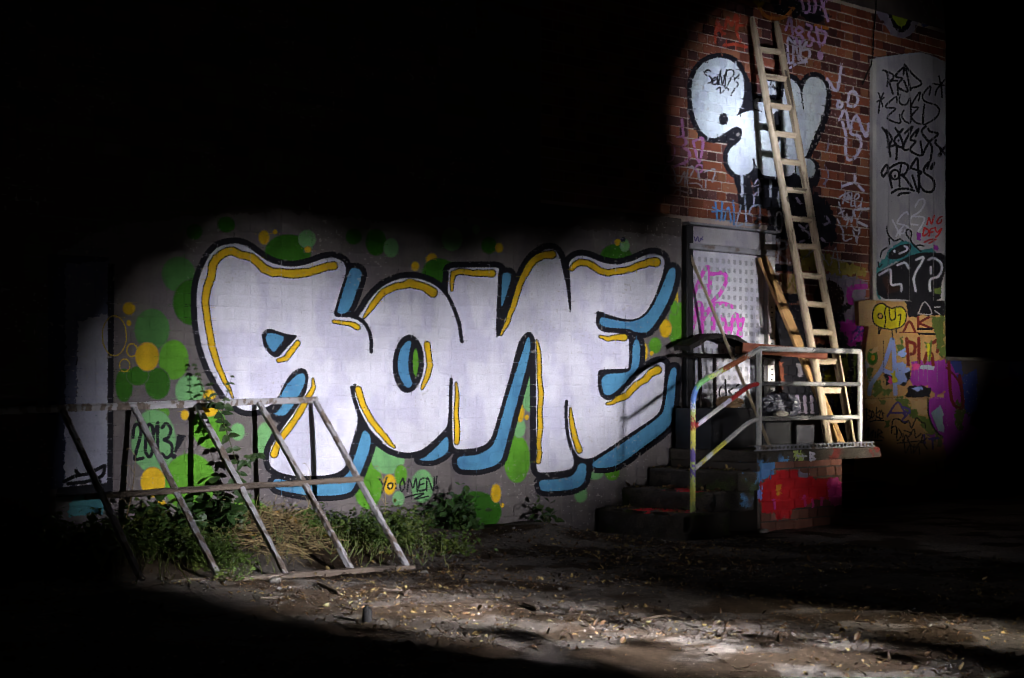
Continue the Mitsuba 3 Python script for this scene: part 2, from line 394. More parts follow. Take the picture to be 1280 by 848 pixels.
# ---------------------------------------------------------------- the paint survey
# Artwork was surveyed on the photograph; these two functions turn survey points into metres on a plane y = -d.
def PX(x, y, d=0.0):
    dx = (x - 640) / 2000
    g = FW + dx * RT
    t = (8.89 - d) / g[1]
    return t * g[0], 1.1 + t * (490 - y) / 2000


def PXv(xy, d):
    g = FW[None] + ((xy[:, :1] - 640) / 2000) * RT[None]
    t = (8.89 - d) / g[:, 1]
    return np.stack([t * g[:, 0], 1.1 + t * (490 - xy[:, 1]) / 2000], 1)


def Z(ox, oy, s):
    return lambda pts: [(ox + x / s, oy + y / s) for x, y in pts]


def chaikin(p, closed, n=2):
    p = np.asarray(p, float)
    for _ in range(n):
        if closed: q = np.roll(p, -1, 0)
        else: q = p[1:]; 
        a = p if closed else p[:-1]
        r = np.empty((2 * len(a), 2)); r[0::2] = 0.75 * a + 0.25 * q; r[1::2] = 0.25 * a + 0.75 * q
        p = r if closed else np.vstack([p[:1], r, p[-1:]])
    return p


def spline(p, n=4):
    p = np.asarray(p, float); q = np.vstack([2 * p[0] - p[1], p, 2 * p[-1] - p[-2]]); out = []
    for a, b, c, d in zip(q, q[1:], q[2:], q[3:]):
        for t in np.arange(n) / n: out.append(.5 * (2 * b + (c - a) * t + (2 * a - 5 * b + 4 * c - d) * t * t + (3 * b - a - 3 * c + d) * t ** 3))
    return np.vstack([out, p[-1:]])


class Art:
    """Layers of paint for one plane, in survey units, later ones on top."""
    def __init__(self, d): self.d, self.l = d, []
    def put(self, col, g):
        g = g.simplify(0.12)
        if not g.is_valid: g = g.buffer(0)
        for q in getattr(g, 'geoms', [g]):
            if q.geom_type == 'Polygon' and q.area > 0.05: self.l.append((col, q))
        return self
    def poly(self, col, pts, smooth=2, grow=0.0):
        g = Polygon(chaikin(pts, True, smooth) if smooth else pts).buffer(0)
        return self.put(col, g.buffer(grow) if grow else g)
    def line(self, col, pts, w, smooth=2):
        return self.put(col, LineString(spline(pts) if smooth and len(pts) > 2 else pts).buffer(w / 2, quad_segs=4))
    def lines(self, col, w, *strokes, z=None, smooth=2):
        for s in strokes: self.line(col, z(s) if z else s, w, smooth)
        return self
    def oval(self, col, x, y, rx, ry): return self.put(col, affinity.scale(Point(x, y).buffer(1, quad_segs=9), rx, ry))
    def ring(self, col, x, y, rx, ry, w):
        return self.put(col, affinity.scale(Point(x, y).buffer(1, quad_segs=9), rx + w / 2, ry + w / 2).difference(affinity.scale(Point(x, y).buffer(1, quad_segs=9), rx - w / 2, ry - w / 2)))
    def rough(self, col, pts, amp=1.5, seed=0):
        """A ragged-edged patch."""
        g = Polygon(pts).buffer(0).segmentize(3.0); r = np.random.default_rng(seed)
        c = np.array(g.exterior.coords[:-1]); return self.put(col, Polygon(c + r.normal(0, amp, c.shape)).buffer(0))
    def done(self):
        """Geometry in metres, with its search tree."""
        self.g = [shapely.transform(q, lambda a: PXv(a, self.d)) for _, q in self.l]
        self.g = [q if q.is_valid else q.buffer(0) for q in self.g]
        self.c = [IDX[c] for c, _ in self.l]
        self.tree = STRtree(self.g) if self.g else None
        return self
    def split(self, poly, base):
        out, rem = [], poly
        if self.tree is not None:
            for i in sorted(self.tree.query(poly), reverse=True):
                s = rem.intersection(self.g[i])
                if s.area < 2e-7: continue
                out.append((s, self.c[i])); rem = rem.difference(self.g[i])
                if rem.area < 2e-7: return out
        out.append((rem, base)); return out
    def at(self, x, z, base):
        if self.tree is None: return base
        h = self.tree.query(Point(x, z), predicate='intersects')
        return self.c[max(h)] if len(h) else base


NOART = Art(0).done()


class PM:
    """A mesh whose uv carries the paint's number and the brick's tone."""
    def __init__(self): self.v, self.f, self.uv, self.n = [], [], [], 0
    def tri(self, v, f, col, tone):
        self.v.append(v); self.f.append(np.asarray(f) + self.n); self.uv.append(np.tile([[col, tone]], (len(v), 1))); self.n += len(v)
    def poly(self, g, col, tone, to3):
        for q in getattr(g, 'geoms', [g]):
            if q.geom_type != 'Polygon' or q.area < 2e-7: continue
            q = shapely.geometry.polygon.orient(q)
            try: v, f = trimesh.creation.triangulate_polygon(q, engine='earcut')
            except Exception: continue
            if len(f) == 0: continue
            a, b, c = v[f[:, 0]], v[f[:, 1]], v[f[:, 2]]
            fl = ((b - a)[:, 0] * (c - a)[:, 1] - (b - a)[:, 1] * (c - a)[:, 0]) < 0
            f = f.copy(); f[fl] = f[fl][:, ::-1]
            self.tri(to3(v), f, col, tone)
    def quad(self, pts, col, tone): self.tri(np.asarray(pts, float), [[0, 1, 2], [0, 2, 3]], col, tone)
    def solid(self, m, col, tone=0.5): self.tri(np.array(m.vertices), np.array(m.faces), col, tone)
    def out(self): return np.vstack(self.v), np.vstack(self.f), np.vstack(self.uv)


def put_pm(parent, name, pm, m='mat_wall', **kw):
    v, f, uv = pm.out()
    return part(parent, name, (v, f), m, uv=uv, **kw)


def brick_into(pm, art, x0, x1, z0, z1, base, tone, y0, bevel=0.003, back=0.012):
    """One brick: its face cut along the paint edges, chamfered, standing out of the joint."""
    tl = (rng.gauss(0, 0.0006), rng.gauss(0, 0.0006))
    def to3(v, dy=0.0): return np.stack([v[:, 0], y0 + dy + tl[0] * np.sign(v[:, 0] - (x0 + x1) / 2) + tl[1] * np.sign(v[:, 1] - (z0 + z1) / 2), v[:, 1]], 1)
    b = bevel
    for g, c in art.split(box(x0 + b, z0 + b, x1 - b, z1 - b), base): pm.poly(g, c, tone if c == base else 0.46 + 0.08 * tone, to3)
    for (ax, az, bx, bz, ox, oz) in ((x0, z0, x1, z0, 0, 1), (x1, z0, x1, z1, -1, 0), (x1, z1, x0, z1, 0, -1), (x0, z1, x0, z0, 1, 0)):
        L = math.hypot(bx - ax, bz - az); ux, uz = (bx - ax) / L, (bz - az) / L
        n = max(1, int(L / 0.06))
        cols = [art.at(ax + ux * L * (i + .5) / n, az + uz * L * (i + .5) / n, base) for i in range(n)]
        i = 0
        while i < n:
            j = i
            while j < n and cols[j] == cols[i]: j += 1
            s, e = L * i / n, L * j / n
            si, ei = max(s, b), min(e, L - b)
            P = np.array([[ax + ux * s, az + uz * s], [ax + ux * e, az + uz * e], [ax + ux * ei + ox * b, az + uz * ei + oz * b], [ax + ux * si + ox * b, az + uz * si + oz * b]])
            q = to3(P); q[:2, 1] += b
            tn = tone if cols[i] == base else 0.46 + 0.08 * tone
            pm.quad(q, cols[i], tn)
            r = q[[0, 1]][::-1].copy(); r[:, 1] = y0 + back
            pm.quad([r[1], r[0], q[1], q[0]], cols[i], tn)
            i = j


def courses(x0, x1, z0, z1, kind, ch=0.0833, joint=0.011):
    """Rows of bricks as (x0, x1, z0, z1)."""
    out, r = [], random.Random(3)
    for k in range(int(round((z1 - z0) / ch))):
        za = z0 + k * ch
        if kind == 'english': L = 0.125 if k % 2 else 0.25; x = x0 - (0.0 if k % 2 else 0.0625)
        else: L = 0.25; x = x0 - (0.125 if k % 2 else 0)
        while x < x1:
            w = L if kind == 'english' else (0.125 if (r.random() < 0.22) else 0.25)
            a, b = max(x, x0), min(x + w, x1)
            if b - a > 0.035: out.append((a + joint / 2, b - joint / 2, za + joint / 2, za + ch - joint / 2))
            x += w
    return out


def shows(x0, x1, z0, z1, y=0.0):
    """How large a piece shows from the camera (0 when outside the frame)."""
    q = np.array([[x0, y, z0], [x1, y, z1]]) - EYE
    t = q @ FW; sx = q @ RT / t; sz = q[:, 2] / t
    if t.min() < 0.1 or sx.max() < -0.32 or sx.min() > 0.32 or sz.max() < -0.179 or sz.min() > 0.245: return 0.0
    return abs(sx[1] - sx[0]) * abs(sz[1] - sz[0])


def masonry(owner, art, rects, base, y0, m='mat_wall', limit=300, tone=(0, 1), keep=lambda r: True, name='brick', jit=0.0015, mood=None, bevel=.003):
    rects = sorted(rects, key=lambda r: -shows(*r) * keep(r))
    rest, nrest = PM(), 0
    for i, r in enumerate(rects):
        t = rng.uniform(*tone); y = y0 - rng.random() * jit
        b = mood(r) if mood else base
        if jit > .0025: r = (r[0] + rng.gauss(0, .0012), r[1] + rng.gauss(0, .0012), r[2] + rng.gauss(0, .0011), r[3] + rng.gauss(0, .0011))
        if i < limit and shows(*r) * keep(r) > 0:
            pm = PM(); brick_into(pm, art, *r, b, t, y, bevel); put_pm(owner, name, pm, m)
        else:
            brick_into(rest, art, *r, b, t, y, bevel); nrest += 1
    if nrest: put_pm(owner, name + '_remainder', rest, m, stuff=True)


def plane_into(pm, art, x0, x1, z0, z1, y, base, tone=0.5, tile=0.5, hole=None):
    nx, nzz = max(1, math.ceil((x1 - x0) / tile)), max(1, math.ceil((z1 - z0) / tile))
    for i in range(nx):
        for j in range(nzz):
            g = box(x0 + (x1 - x0) * i / nx, z0 + (z1 - z0) * j / nzz, x0 + (x1 - x0) * (i + 1) / nx, z0 + (z1 - z0) * (j + 1) / nzz)
            if hole is not None: g = g.difference(hole)
            if g.is_empty: continue
            for q, c in art.split(g, base): pm.poly(q, c, tone, lambda v: np.stack([v[:, 0], np.full(len(v), y), v[:, 1]], 1))


# ================================================================= the painted wall
W = Art(0.0)
# rolled grey background with a ragged top
top = [(70, 318), (110, 296), (150, 280), (200, 276), (240, 270), (290, 268), (330, 266), (350, 262), (372, 268), (384, 263), (398, 270), (430, 272), (470, 277), (520, 276),
       (560, 270), (600, 272), (640, 280), (680, 284), (720, 286), (760, 288), (810, 292), (852, 296)]
W.rough('grey_wall', top + [(852, 700), (70, 760)], 1.6, 1)
# the neighbouring piece on the left: pale block, blue fade, black edge
W.poly('navy', [(60, 318), (136, 322), (136, 400), (97, 408), (94, 610), (60, 612)], 0)
W.rough('panel_blue', [(82, 330), (136, 326), (136, 420), (97, 430), (95, 606), (81, 606)], 1.2, 4)
W.rough('panel_white', [(97, 402), (136, 392), (134, 604), (80, 608), (82, 520), (96, 500)], 1.2, 2)
W.poly('black', [(135, 330), (143, 330), (141, 616), (70, 622), (72, 610), (134, 604)], 0)
W.rough('turquoise', [(92, 622), (122, 618), (136, 626), (128, 642), (84, 646)], 1.6, 3)
zb = Z(80, 430, 4)
W.lines('black', 4.5, [(0, 690), (60, 660), (120, 650), (200, 610)], [(60, 635), (72, 650)], [(20, 700), (110, 690), (190, 660), (205, 610)], [(140, 640), (180, 690)], z=zb)
# bubbles of the background
OV = [('dull_green', 223, 343, 21, 22), ('dark_green', 240, 378, 24, 29), ('dull_green', 190, 412, 22, 26), ('green', 217, 450, 19, 25), ('dark_green', 197, 480, 16, 20),
      ('dark_green', 155, 482, 11, 21), ('dark_green', 172, 470, 14, 12), ('ochre', 184, 446, 15, 18), ('pale_green', 237, 489, 18, 20), ('ochre', 161, 386, 8, 8), ('ochre', 161, 404, 3, 4),
      ('dark_green', 243, 290, 10, 10), ('dark_green', 283, 281, 11, 10), ('ochre', 330, 297, 7, 9), ('ochre', 344, 290, 3, 3), ('dark_green', 360, 316, 29, 23),
      ('pale_green', 384, 299, 11, 11.5), ('ochre', 385, 312, 4.5, 4), ('dark_green', 442, 296, 10, 10), ('dark_green', 470, 303, 13, 17), ('pale_green', 489, 310, 9.5, 12),
      ('pale_green', 565, 299, 13, 15), ('pale_green', 595, 287, 5, 6), ('dark_green', 611, 307, 9.5, 11), ('ochre', 624, 310, 5, 6.2), ('yellow', 540, 326, 7.5, 9.5),
      ('yellow', 519, 333, 5, 6), ('dark_green', 549, 342, 22, 19), ('navy', 582, 276, 3, 3), ('dark_green', 770, 325, 21, 20), ('ochre', 772, 303, 4, 4.5), ('pale_green', 781, 307, 6, 8),
      ('navy', 779, 300, 3, 3.5), ('green', 850, 408, 15, 30), ('yellow', 832, 411, 7.6, 11.5), ('green', 819, 432, 8, 10), ('yellow', 804, 440, 6, 12), ('yellow', 814.5, 442, 2.6, 3),
      ('yellow', 844, 372, 4, 11), ('green', 843, 385, 5, 9),
      ('green', 197, 516, 15, 10), ('pale_green', 192, 552, 28, 40), ('green', 237, 603, 33, 36), ('green', 262, 535, 22, 26), ('pale_green', 297, 540, 9, 11), ('pale_green', 332, 550, 12, 22),
      ('yellow', 191, 603, 15.5, 19), ('yellow', 231, 519, 5, 6.3), ('yellow', 202, 632, 6, 7.5), ('yellow', 262, 494, 8, 7), ('yellow', 262, 512, 11, 9), ('green', 310, 650, 30, 26),
      ('green', 460, 606, 18, 31), ('pale_green', 485, 573, 21, 20), ('green', 501, 594, 8, 13), ('yellow', 487, 606, 8.3, 13), ('pale_green', 498, 624, 7.5, 10), ('pale_green', 528, 608, 14, 21),
      ('dark_green', 592, 640, 35, 26), ('yellow', 620, 617, 6.6, 11.6), ('yellow', 628, 632, 2.3, 3.1), ('green', 646, 574, 16.5, 30), ('pale_green', 649, 535, 8, 12.5),
      ('yellow', 650, 515, 5.5, 13), ('pale_green', 661, 490, 10, 25), ('yellow', 658.5, 522, 2.6, 3.6), ('pale_green', 743, 590, 12, 10), ('green', 765, 590, 9.5, 11), ('pale_green', 726, 618, 8, 11),
      ('dull_green', 120, 520, 0.5, 0.5)]
for c_, x_, y_, a_, b_ in OV:
    if c_ + '_rim' in PALETTE and a_ > 4: W.oval(c_ + '_rim', x_, y_, a_ + .5, b_ + .5); W.oval(c_, x_, y_, a_ - .7, b_ - .7)
    else: W.oval(c_, x_, y_, a_, b_)
W.ring('ochre', 165, 438, 6.5, 8, 1.8); W.ring('ochre', 156, 457, 6.5, 8, 1.3); W.ring('ochre', 143, 420, 15, 25, 1.4)

R = [(246, 367), (248, 352), (252, 340), (257, 328), (264, 317), (271, 310), (280, 306), (295, 304), (303, 306), (310, 309), (325, 320), (333, 326), (342, 330), (354, 333), (367, 334), (378, 332), (387, 330), (395, 327), (402, 324),
     (410, 322.5), (417, 322), (427, 326), (431, 330), (433, 337), (430, 350), (426, 361), (421, 378), (416, 396), (428, 397), (440, 397), (452, 403), (462, 420), (464, 441), (455, 465), (439, 482), (442, 503), (448, 524),
     (444, 540), (440, 552), (434, 576), (430, 586), (422, 591), (411, 594), (400, 595), (370, 595.5), (352, 592), (341, 586), (337, 580), (336, 571), (338, 562), (341, 555), (347, 545), (360, 526),
     (370, 512), (380, 497), (386, 480), (380, 463), (368, 470), (357, 482), (349, 495), (340, 506), (327, 511.5), (315, 513.5), (307, 513), (300, 511), (287, 502), (279, 491), (272, 480), (265, 467), (259, 454), (252, 433), (248, 412), (246, 390)]
O = [(447, 397), (452, 391), (457, 383), (462, 375), (469, 367), (477, 359), (486, 354), (495, 350), (510, 347), (527, 349), (545, 357), (557, 369), (566, 385), (572, 400), (576, 415), (577, 427), (572, 450), (563, 474), (560, 531),
     (556, 537), (550, 543), (543, 550), (535, 557), (528, 562), (520, 565), (505, 566.5), (490, 562), (482, 557), (475, 552), (468, 547), (462, 540), (452, 522), (446, 505), (442, 487), (455, 465), (464, 441), (462, 420), (452, 403)]
N = [(561, 335.5), (575, 334.8), (600, 334.5), (624.5, 334.5), (624, 340), (622, 355), (621, 390), (621, 420), (625, 421), (632, 397), (642, 370), (652, 345), (658, 333), (665, 323), (677, 314), (685, 311), (692, 312), (696, 315), (700, 323), (705, 340), (709, 357),
     (712, 388), (730, 400), (730, 500), (708, 501), (706.5, 530), (708, 548), (712, 562), (717, 572), (717, 582), (713, 586), (706, 588.5), (695, 590), (680, 591), (673, 590.5), (670.5, 585), (670, 575), (670, 430), (667, 418), (660, 414), (653, 420), (647, 430), (640, 460),
     (630, 495), (620, 530), (614, 548), (607, 556), (598, 559.5), (590, 561), (575, 562), (569, 561), (566.5, 556), (565.5, 545), (565, 477), (563, 474), (577, 427), (576, 415), (572, 400), (566, 385), (559, 368), (561, 345)]
E = [(711, 330), (714, 325), (718, 322), (723, 320), (732, 320), (745, 325), (753, 328.5), (760, 330), (768, 331), (775, 331), (790, 327), (797, 323.5), (805, 320), (811, 318), (817, 317), (824, 318.5), (829, 322), (831, 329), (829, 340), (826, 350), (820, 367), (815, 378), (810, 387), (805, 393),
     (799, 397.5), (790, 400), (780, 399), (770, 397), (749, 389), (745, 389), (745, 416), (786, 416.5), (786.5, 440), (786, 459), (784, 461.5), (770, 461.5), (749, 462), (747, 466), (747, 485), (751, 497), (760, 501.5), (770, 498), (788, 481), (802, 466), (812, 458), (822, 453), (828, 453), (831, 456),
     (831, 464), (830, 480), (828, 500), (826, 511), (822, 518), (815, 524), (798, 535), (780, 547), (765, 558), (750, 567), (743, 571.5), (735, 574), (728, 573), (722, 570), (716, 560), (712, 547), (709.5, 525), (709, 502), (712, 480), (716, 400), (713, 392), (709, 357)]
BL = [[(437.5, 336), (444, 335), (450, 337), (452.5, 343), (450, 352), (447, 362), (436, 392), (420, 393), (425, 377), (431, 358)],
      [(341, 597), (342, 610), (352, 613.5), (365, 616), (380, 619), (395, 620), (410, 620), (425, 619), (434, 617), (440, 614), (446, 602), (455, 582), (466, 550), (455, 534), (448, 558), (440, 580), (436, 592), (425, 600), (395, 604), (365, 603)],
      [(628, 342), (633, 341), (639, 342), (638, 352), (631, 375), (626, 387), (627, 362)],
      [(660, 420), (663, 424), (663, 440), (650, 490), (637, 537), (629, 570), (626, 576), (619, 582), (607, 586), (596, 588), (585, 587.5), (576, 587), (572, 583), (570.5, 571), (590, 570), (602, 567.5), (616, 558), (620, 548), (624, 535), (635, 495), (654, 437)],
      [(674, 600), (674.5, 609), (677, 614), (685, 614.5), (697, 614), (710, 613), (720, 610.5), (727, 607), (731, 601), (733, 590), (733, 580), (724, 579), (720, 590), (714, 596), (706, 598), (692, 600)],
      [(739, 580), (742, 584), (748, 585.5), (757, 585), (767, 583.5), (775, 580), (788, 571.5), (800, 562), (815, 551), (830, 540), (839, 530), (842, 512), (845, 480), (846, 457), (836, 464), (831, 512), (825, 521), (800, 539), (785, 550), (752, 571)],
      [(751, 468), (784, 466.5), (790, 460), (791, 425), (800, 425), (800, 455), (795, 464), (785, 475), (775, 485), (765, 493.5), (758, 495), (753, 489)],
      [(749.5, 396), (760, 398.5), (772, 401), (782, 402.5), (792, 402), (805, 397), (811, 390), (817, 382), (825, 365), (831, 350), (836, 337), (842, 334), (845, 338), (844, 350), (840, 364), (835, 377), (829, 389), (822, 400), (816, 409), (811, 414), (805, 416.5), (792, 415), (787, 411), (750, 409.5)],
      [(522, 575), (530, 573), (537, 567), (550, 555), (560, 543), (561, 562), (556, 569), (545, 575), (535, 576.5)]]
SLOT_BLUE = [(352, 492), (357, 484), (362, 477), (371, 469), (376, 467), (380, 467), (382, 473), (381, 480), (376, 490), (367, 507), (361, 514), (357, 519), (350, 520), (343, 518), (339, 516), (345, 507)]
SLOT_BLACK = [(347, 497), (352, 487), (357, 477), (362, 469), (367, 464), (372, 461), (377, 460), (382, 462), (385, 466), (386, 475), (382, 487), (379, 497), (370, 512), (362, 524), (352, 534), (346, 528), (334, 520), (330, 514), (340, 506)]
smooth = lambda p, n=2: Polygon(chaikin(p, True, n)).buffer(0)
white = unary_union([smooth(q) for q in (R, O, N, E)] + [box(563, 432, 572, 470), box(440, 442, 464, 480)])
blue = [smooth(q) for q in BL]
W.put('black', unary_union([white.buffer(7.6)] + [b.buffer(6.8) for b in blue]))
for b in blue: W.put('blue', b)
W.put('white', white)
W.poly('black', SLOT_BLACK, 2); W.poly('blue', SLOT_BLUE, 2)
W.line('black', [(334, 516), (345, 512), (352, 500)], 7)
# lines inside the letters
W.line('black', [(440, 396), (447, 398), (454, 402), (460, 411), (464, 424), (464, 440)], 4.6)
W.line('black', [(440, 484.5), (443, 500), (449, 517), (456, 530), (463, 541), (476, 554)], 5)
W.line('black', [(554, 362), (562, 374), (569, 390), (574, 405), (577.5, 427)], 5)
W.line('black', [(563.8, 474.5), (563.2, 500), (563, 535)], 4.4)
W.line('black', [(708, 502), (707.5, 520), (709, 540), (714, 560)], 4.2)
W.poly('black', [(698, 316), (706, 320), (711, 328), (713.5, 360), (714, 391), (712, 391), (708, 358), (703, 336)], 1)
W.poly('black', [(623, 334), (628, 334), (626, 400), (622, 424), (619.5, 421), (621, 380)], 1)
W.poly('black', [(634, 370), (642, 350), (650, 336), (646, 352), (634, 385), (623, 418), (622, 405)], 1)
W.poly('black', [(327, 422), (327.5, 418), (330, 414), (334, 411.5), (339, 411), (352, 416), (362, 418.5), (371, 419), (371.5, 421.5), (362, 431), (356, 438), (350, 445), (346, 447), (342, 447), (335, 441), (330, 434)], 1)
W.poly('blue', [(332, 424), (332.5, 420), (335, 417), (341, 416.5), (348, 418.5), (357, 422), (347, 435), (344, 439.5), (341, 440), (336, 434)], 1)
W.put('black', affinity.rotate(affinity.scale(Point(510.5, 455).buffer(1), 19.6, 36.5), 3))
W.poly('blue', [(514.5, 427), (511, 426), (508, 427.5), (502.5, 434), (499.5, 440), (498, 446.5), (497, 458), (498, 465), (499.6, 471), (504, 480), (509, 485), (512, 485), (515, 482), (515.5, 479), (511.6, 469), (510, 456), (511, 444), (513, 434)], 1)
W.poly('green', [(520, 434.5), (522, 441), (523.4, 453.5), (522, 465), (520, 473), (516.6, 465), (516, 452), (516.8, 441)], 1)


def drool(art, pts, z=None):
    """A yellow highlight: a band of changing width with a thin black rim."""
    g, hs = [], []
    for x, y, r in pts: hs.append(Point(x, y).buffer(r, quad_segs=6))
    u = unary_union([unary_union([a, b]).convex_hull for a, b in zip(hs, hs[1:])])
    u = u.buffer(1.2).buffer(-1.2)
    art.put('black', u.buffer(1.25)); art.put('yellow', u)


for q in ([(291, 497, .6), (287, 487, 1.5), (280, 475, 2.4), (272, 456, 3.2), (265, 433, 3.6), (260, 405, 3.6), (256.3, 377, 3.8), (259, 360, 4.4), (264, 347, 4.6), (266, 331, 4.6), (271, 323, 4.6), (277.5, 318, 4.6), (284, 314.5, 4.4), (291, 314, 4.4), (301, 319, 4.2), (308, 320, 4.2), (315, 322, 4.4), (323, 329, 4.6), (330, 336, 5), (341, 341, 4.6), (350, 340.5, 4.4), (358, 342, 4.8), (367, 342.5, 5), (378, 341.5, 5), (387, 340.5, 4.4), (395, 338, 4.4), (402, 335.5, 4.2), (410, 333, 4.2), (417, 332.5, 4.6)],
          [(417, 402, 1.3), (423, 403, 1.8), (430, 404, 1.8), (438, 405, 2.2), (443, 407, 3), (447, 409.5, 2.8)], [(372, 429, 2.8), (367, 436, 3), (362, 442, 3.2), (358, 448, 3), (348, 451, 1.8)],
          [(391, 474, .6), (392.3, 484, 1.8), (389, 491, 2.6), (385, 497, 3), (375, 515, 3.6), (368, 526, 3.3), (360, 537, 3.8), (353, 546, 3.4), (347, 555, 3.2), (342.5, 568, 4.2)],
          [(455, 397, 1), (465, 383, 3.2), (474, 371, 3.4), (480, 365, 3.8), (495, 358, 3.6), (505, 357, 3.8), (512, 354, 4.8), (519, 356, 4.6), (527, 358, 4.2), (534, 361, 4.4), (541, 366, 5.4)],
          [(534, 431, 3.2), (536, 447, 2.8), (537.3, 457, 3), (535, 468, 2.8), (531, 478, 2.2), (527.3, 486, 1)], [(448, 487, 3.4), (453, 505, 3.2), (458, 515, 3.3), (465, 527, 3.2), (473, 537, 3.2), (481, 546, 3), (488, 555, 2), (493, 559.5, .8)],
          [(565, 363, 1), (565, 350, 2.2), (567, 342, 3), (574, 339.5, 3), (585, 340.5, 3.2), (591, 342, 2.8), (597, 341.5, 3.6), (605, 342, 3.2), (615, 342, 4.2)],
          [(626, 419, .8), (631, 409, 2), (635, 402, 2.2), (637, 393, 2.5), (641, 385, 2.8), (647, 365, 3.1), (650, 355, 3), (654, 347, 3.6), (662, 332, 4), (668, 325, 3.7), (673, 322, 4.2), (680, 319, 3.8), (690, 318.5, 4.6)],
          [(671, 426, .7), (673.5, 440, 2), (674.3, 460, 2.2), (674, 472, 2.2), (676.4, 492, 2.8), (674.6, 515, 2.3), (675.5, 535, 2.8), (673, 555, 2.2), (674.5, 566, 2.4), (673, 577, 2.6)],
          [(570, 479, .6), (571.5, 495, 1.9), (570, 517, 2.2), (571.5, 537, 2.8), (571, 553, 2.6)], [(713, 511, .6), (714.6, 528, 2.5), (718, 545, 3), (720.5, 553, 2.8), (724, 563, 3.5)],
          [(715, 336, 2.6), (719, 331, 3), (725, 328, 3.5), (735, 329, 3.4), (743, 334, 3.6), (750, 339, 3.5), (760, 341.5, 3.5), (767, 340, 3.2), (775, 339, 3.6), (783, 338, 3.2), (790, 336, 3.6), (798, 332, 3.6), (806, 330.5, 4), (811, 327.5, 3.8), (820, 328, 5.4)],
          [(750, 421, 1.2), (754, 422, 1.5), (760, 424, 2.4), (766, 422.5, 2.4), (772, 422, 3), (780, 422, 4)], [(759, 505, 1), (765, 504, 1.8), (771, 500, 2.6), (778, 497, 3.6), (784, 494, 3.4), (789, 488, 3.4), (795, 482, 3.8), (801, 478, 3), (807, 474.5, 3.6), (813, 467, 4), (822, 462.5, 4.6)]):
    drool(W, q)
zb = Z(80, 430, 4)
W.lines('black', 4.2, [(345, 470), (350, 420), (368, 400), (385, 430), (378, 480), (358, 550), (355, 578), (395, 572)], [(408, 500), (412, 430), (430, 402), (446, 440), (440, 540), (425, 565), (408, 540), (408, 500)],
        [(470, 395), (468, 500), (472, 565)], [(448, 450), (470, 395)], [(490, 420), (512, 398), (535, 430), (520, 470), (500, 480), (535, 500), (540, 545), (515, 570), (490, 550)], z=zb)
W.poly('black', zb([(568, 450), (612, 462), (560, 545), (550, 540)]), 0); W.oval('black', *zb([(549, 563)])[0], 3.4, 3.2)
zd = Z(320, 430, 4)
W.lines('black', 1.9, [(618, 675), (640, 712)], [(655, 668), (640, 712), (628, 747)], [(662, 700), (680, 697), (684, 712), (672, 728), (659, 716), (662, 700)], [(696, 699), (698, 702)], [(699, 721), (701, 724)],
        [(735, 672), (719, 705), (728, 738), (744, 712), (735, 672)], [(756, 738), (766, 675), (784, 722), (800, 672), (806, 740)], [(850, 672), (822, 680), (814, 735), (850, 728)], [(816, 706), (840, 699)],
        [(853, 735), (858, 668), (886, 735), (892, 665)], [(905, 662), (900, 702)], [(897, 718), (903, 712), (910, 718), (904, 725), (897, 718)], [(748, 768), (805, 752), (838, 750), (795, 776), (862, 762)], z=zd, smooth=1)
W.done()

wall = thing('painted_wall', 'long pale brick wall carrying big white bubble letters outlined in black, with green and yellow dots', 'wall')
XL, XD = 4.05, 10.245
TOPZ = 5.6
rects = courses(XL, XD, -0.10, 2.55, 'mixed')
masonry(wall, W, rects, IDX['raw_block'], 0.0, jit=0.0008, tone=(.44, .56), bevel=.0018, keep=lambda r: 0.12 < r[3] < 2.3)
pm = PM(); plane_into(pm, W, XL, XD, -0.12, 2.553, 0.0022, IDX['raw_block'], 0.5)
pm.solid(trimesh.creation.box((XD - XL, 0.3, 2.67), trimesh.transformations.translation_matrix(((XL + XD) / 2, 0.158, 1.215))), IDX['raw_block'])
put_pm(wall, 'mortar', pm)
# the courses above and to the left are the same bricks left bare, beyond the lamps
XU = 8.6
up = courses(XL, XU, 2.553, TOPZ, 'mixed') + courses(-4.0, XL, -0.10, TOPZ, 'mixed')
pm = PM()
for r in up: pm.solid(trimesh.creation.box((r[1] - r[0], 0.02, r[3] - r[2]), trimesh.transformations.translation_matrix(((r[0] + r[1]) / 2, 0.012, (r[2] + r[3]) / 2))), IDX['raw_block'], rng.random())
pm.solid(trimesh.creation.box((XU - XL, 0.3, TOPZ - 2.555), trimesh.transformations.translation_matrix(((XL + XU) / 2, 0.158, (TOPZ + 2.555) / 2))), IDX['raw_block'])
pm.solid(trimesh.creation.box((XL + 4 - 0.002, 0.3, TOPZ + 0.12), trimesh.transformations.translation_matrix(((XL - 4) / 2, 0.158, (TOPZ - 0.12) / 2))), IDX['raw_block'])
put_pm(wall, 'brick_remainder', pm, stuff=True)

# ================================================================= the brick wall with door, throw up and tags
B = Art(0.0)
z6, z7, z8, z9, z10, z11 = Z(860, 0, 5.656), Z(1010, 80, 3.853), Z(860, 60, 4.239), Z(820, 150, 5.656), Z(940, 230, 5.656), Z(960, 400, 4.714)
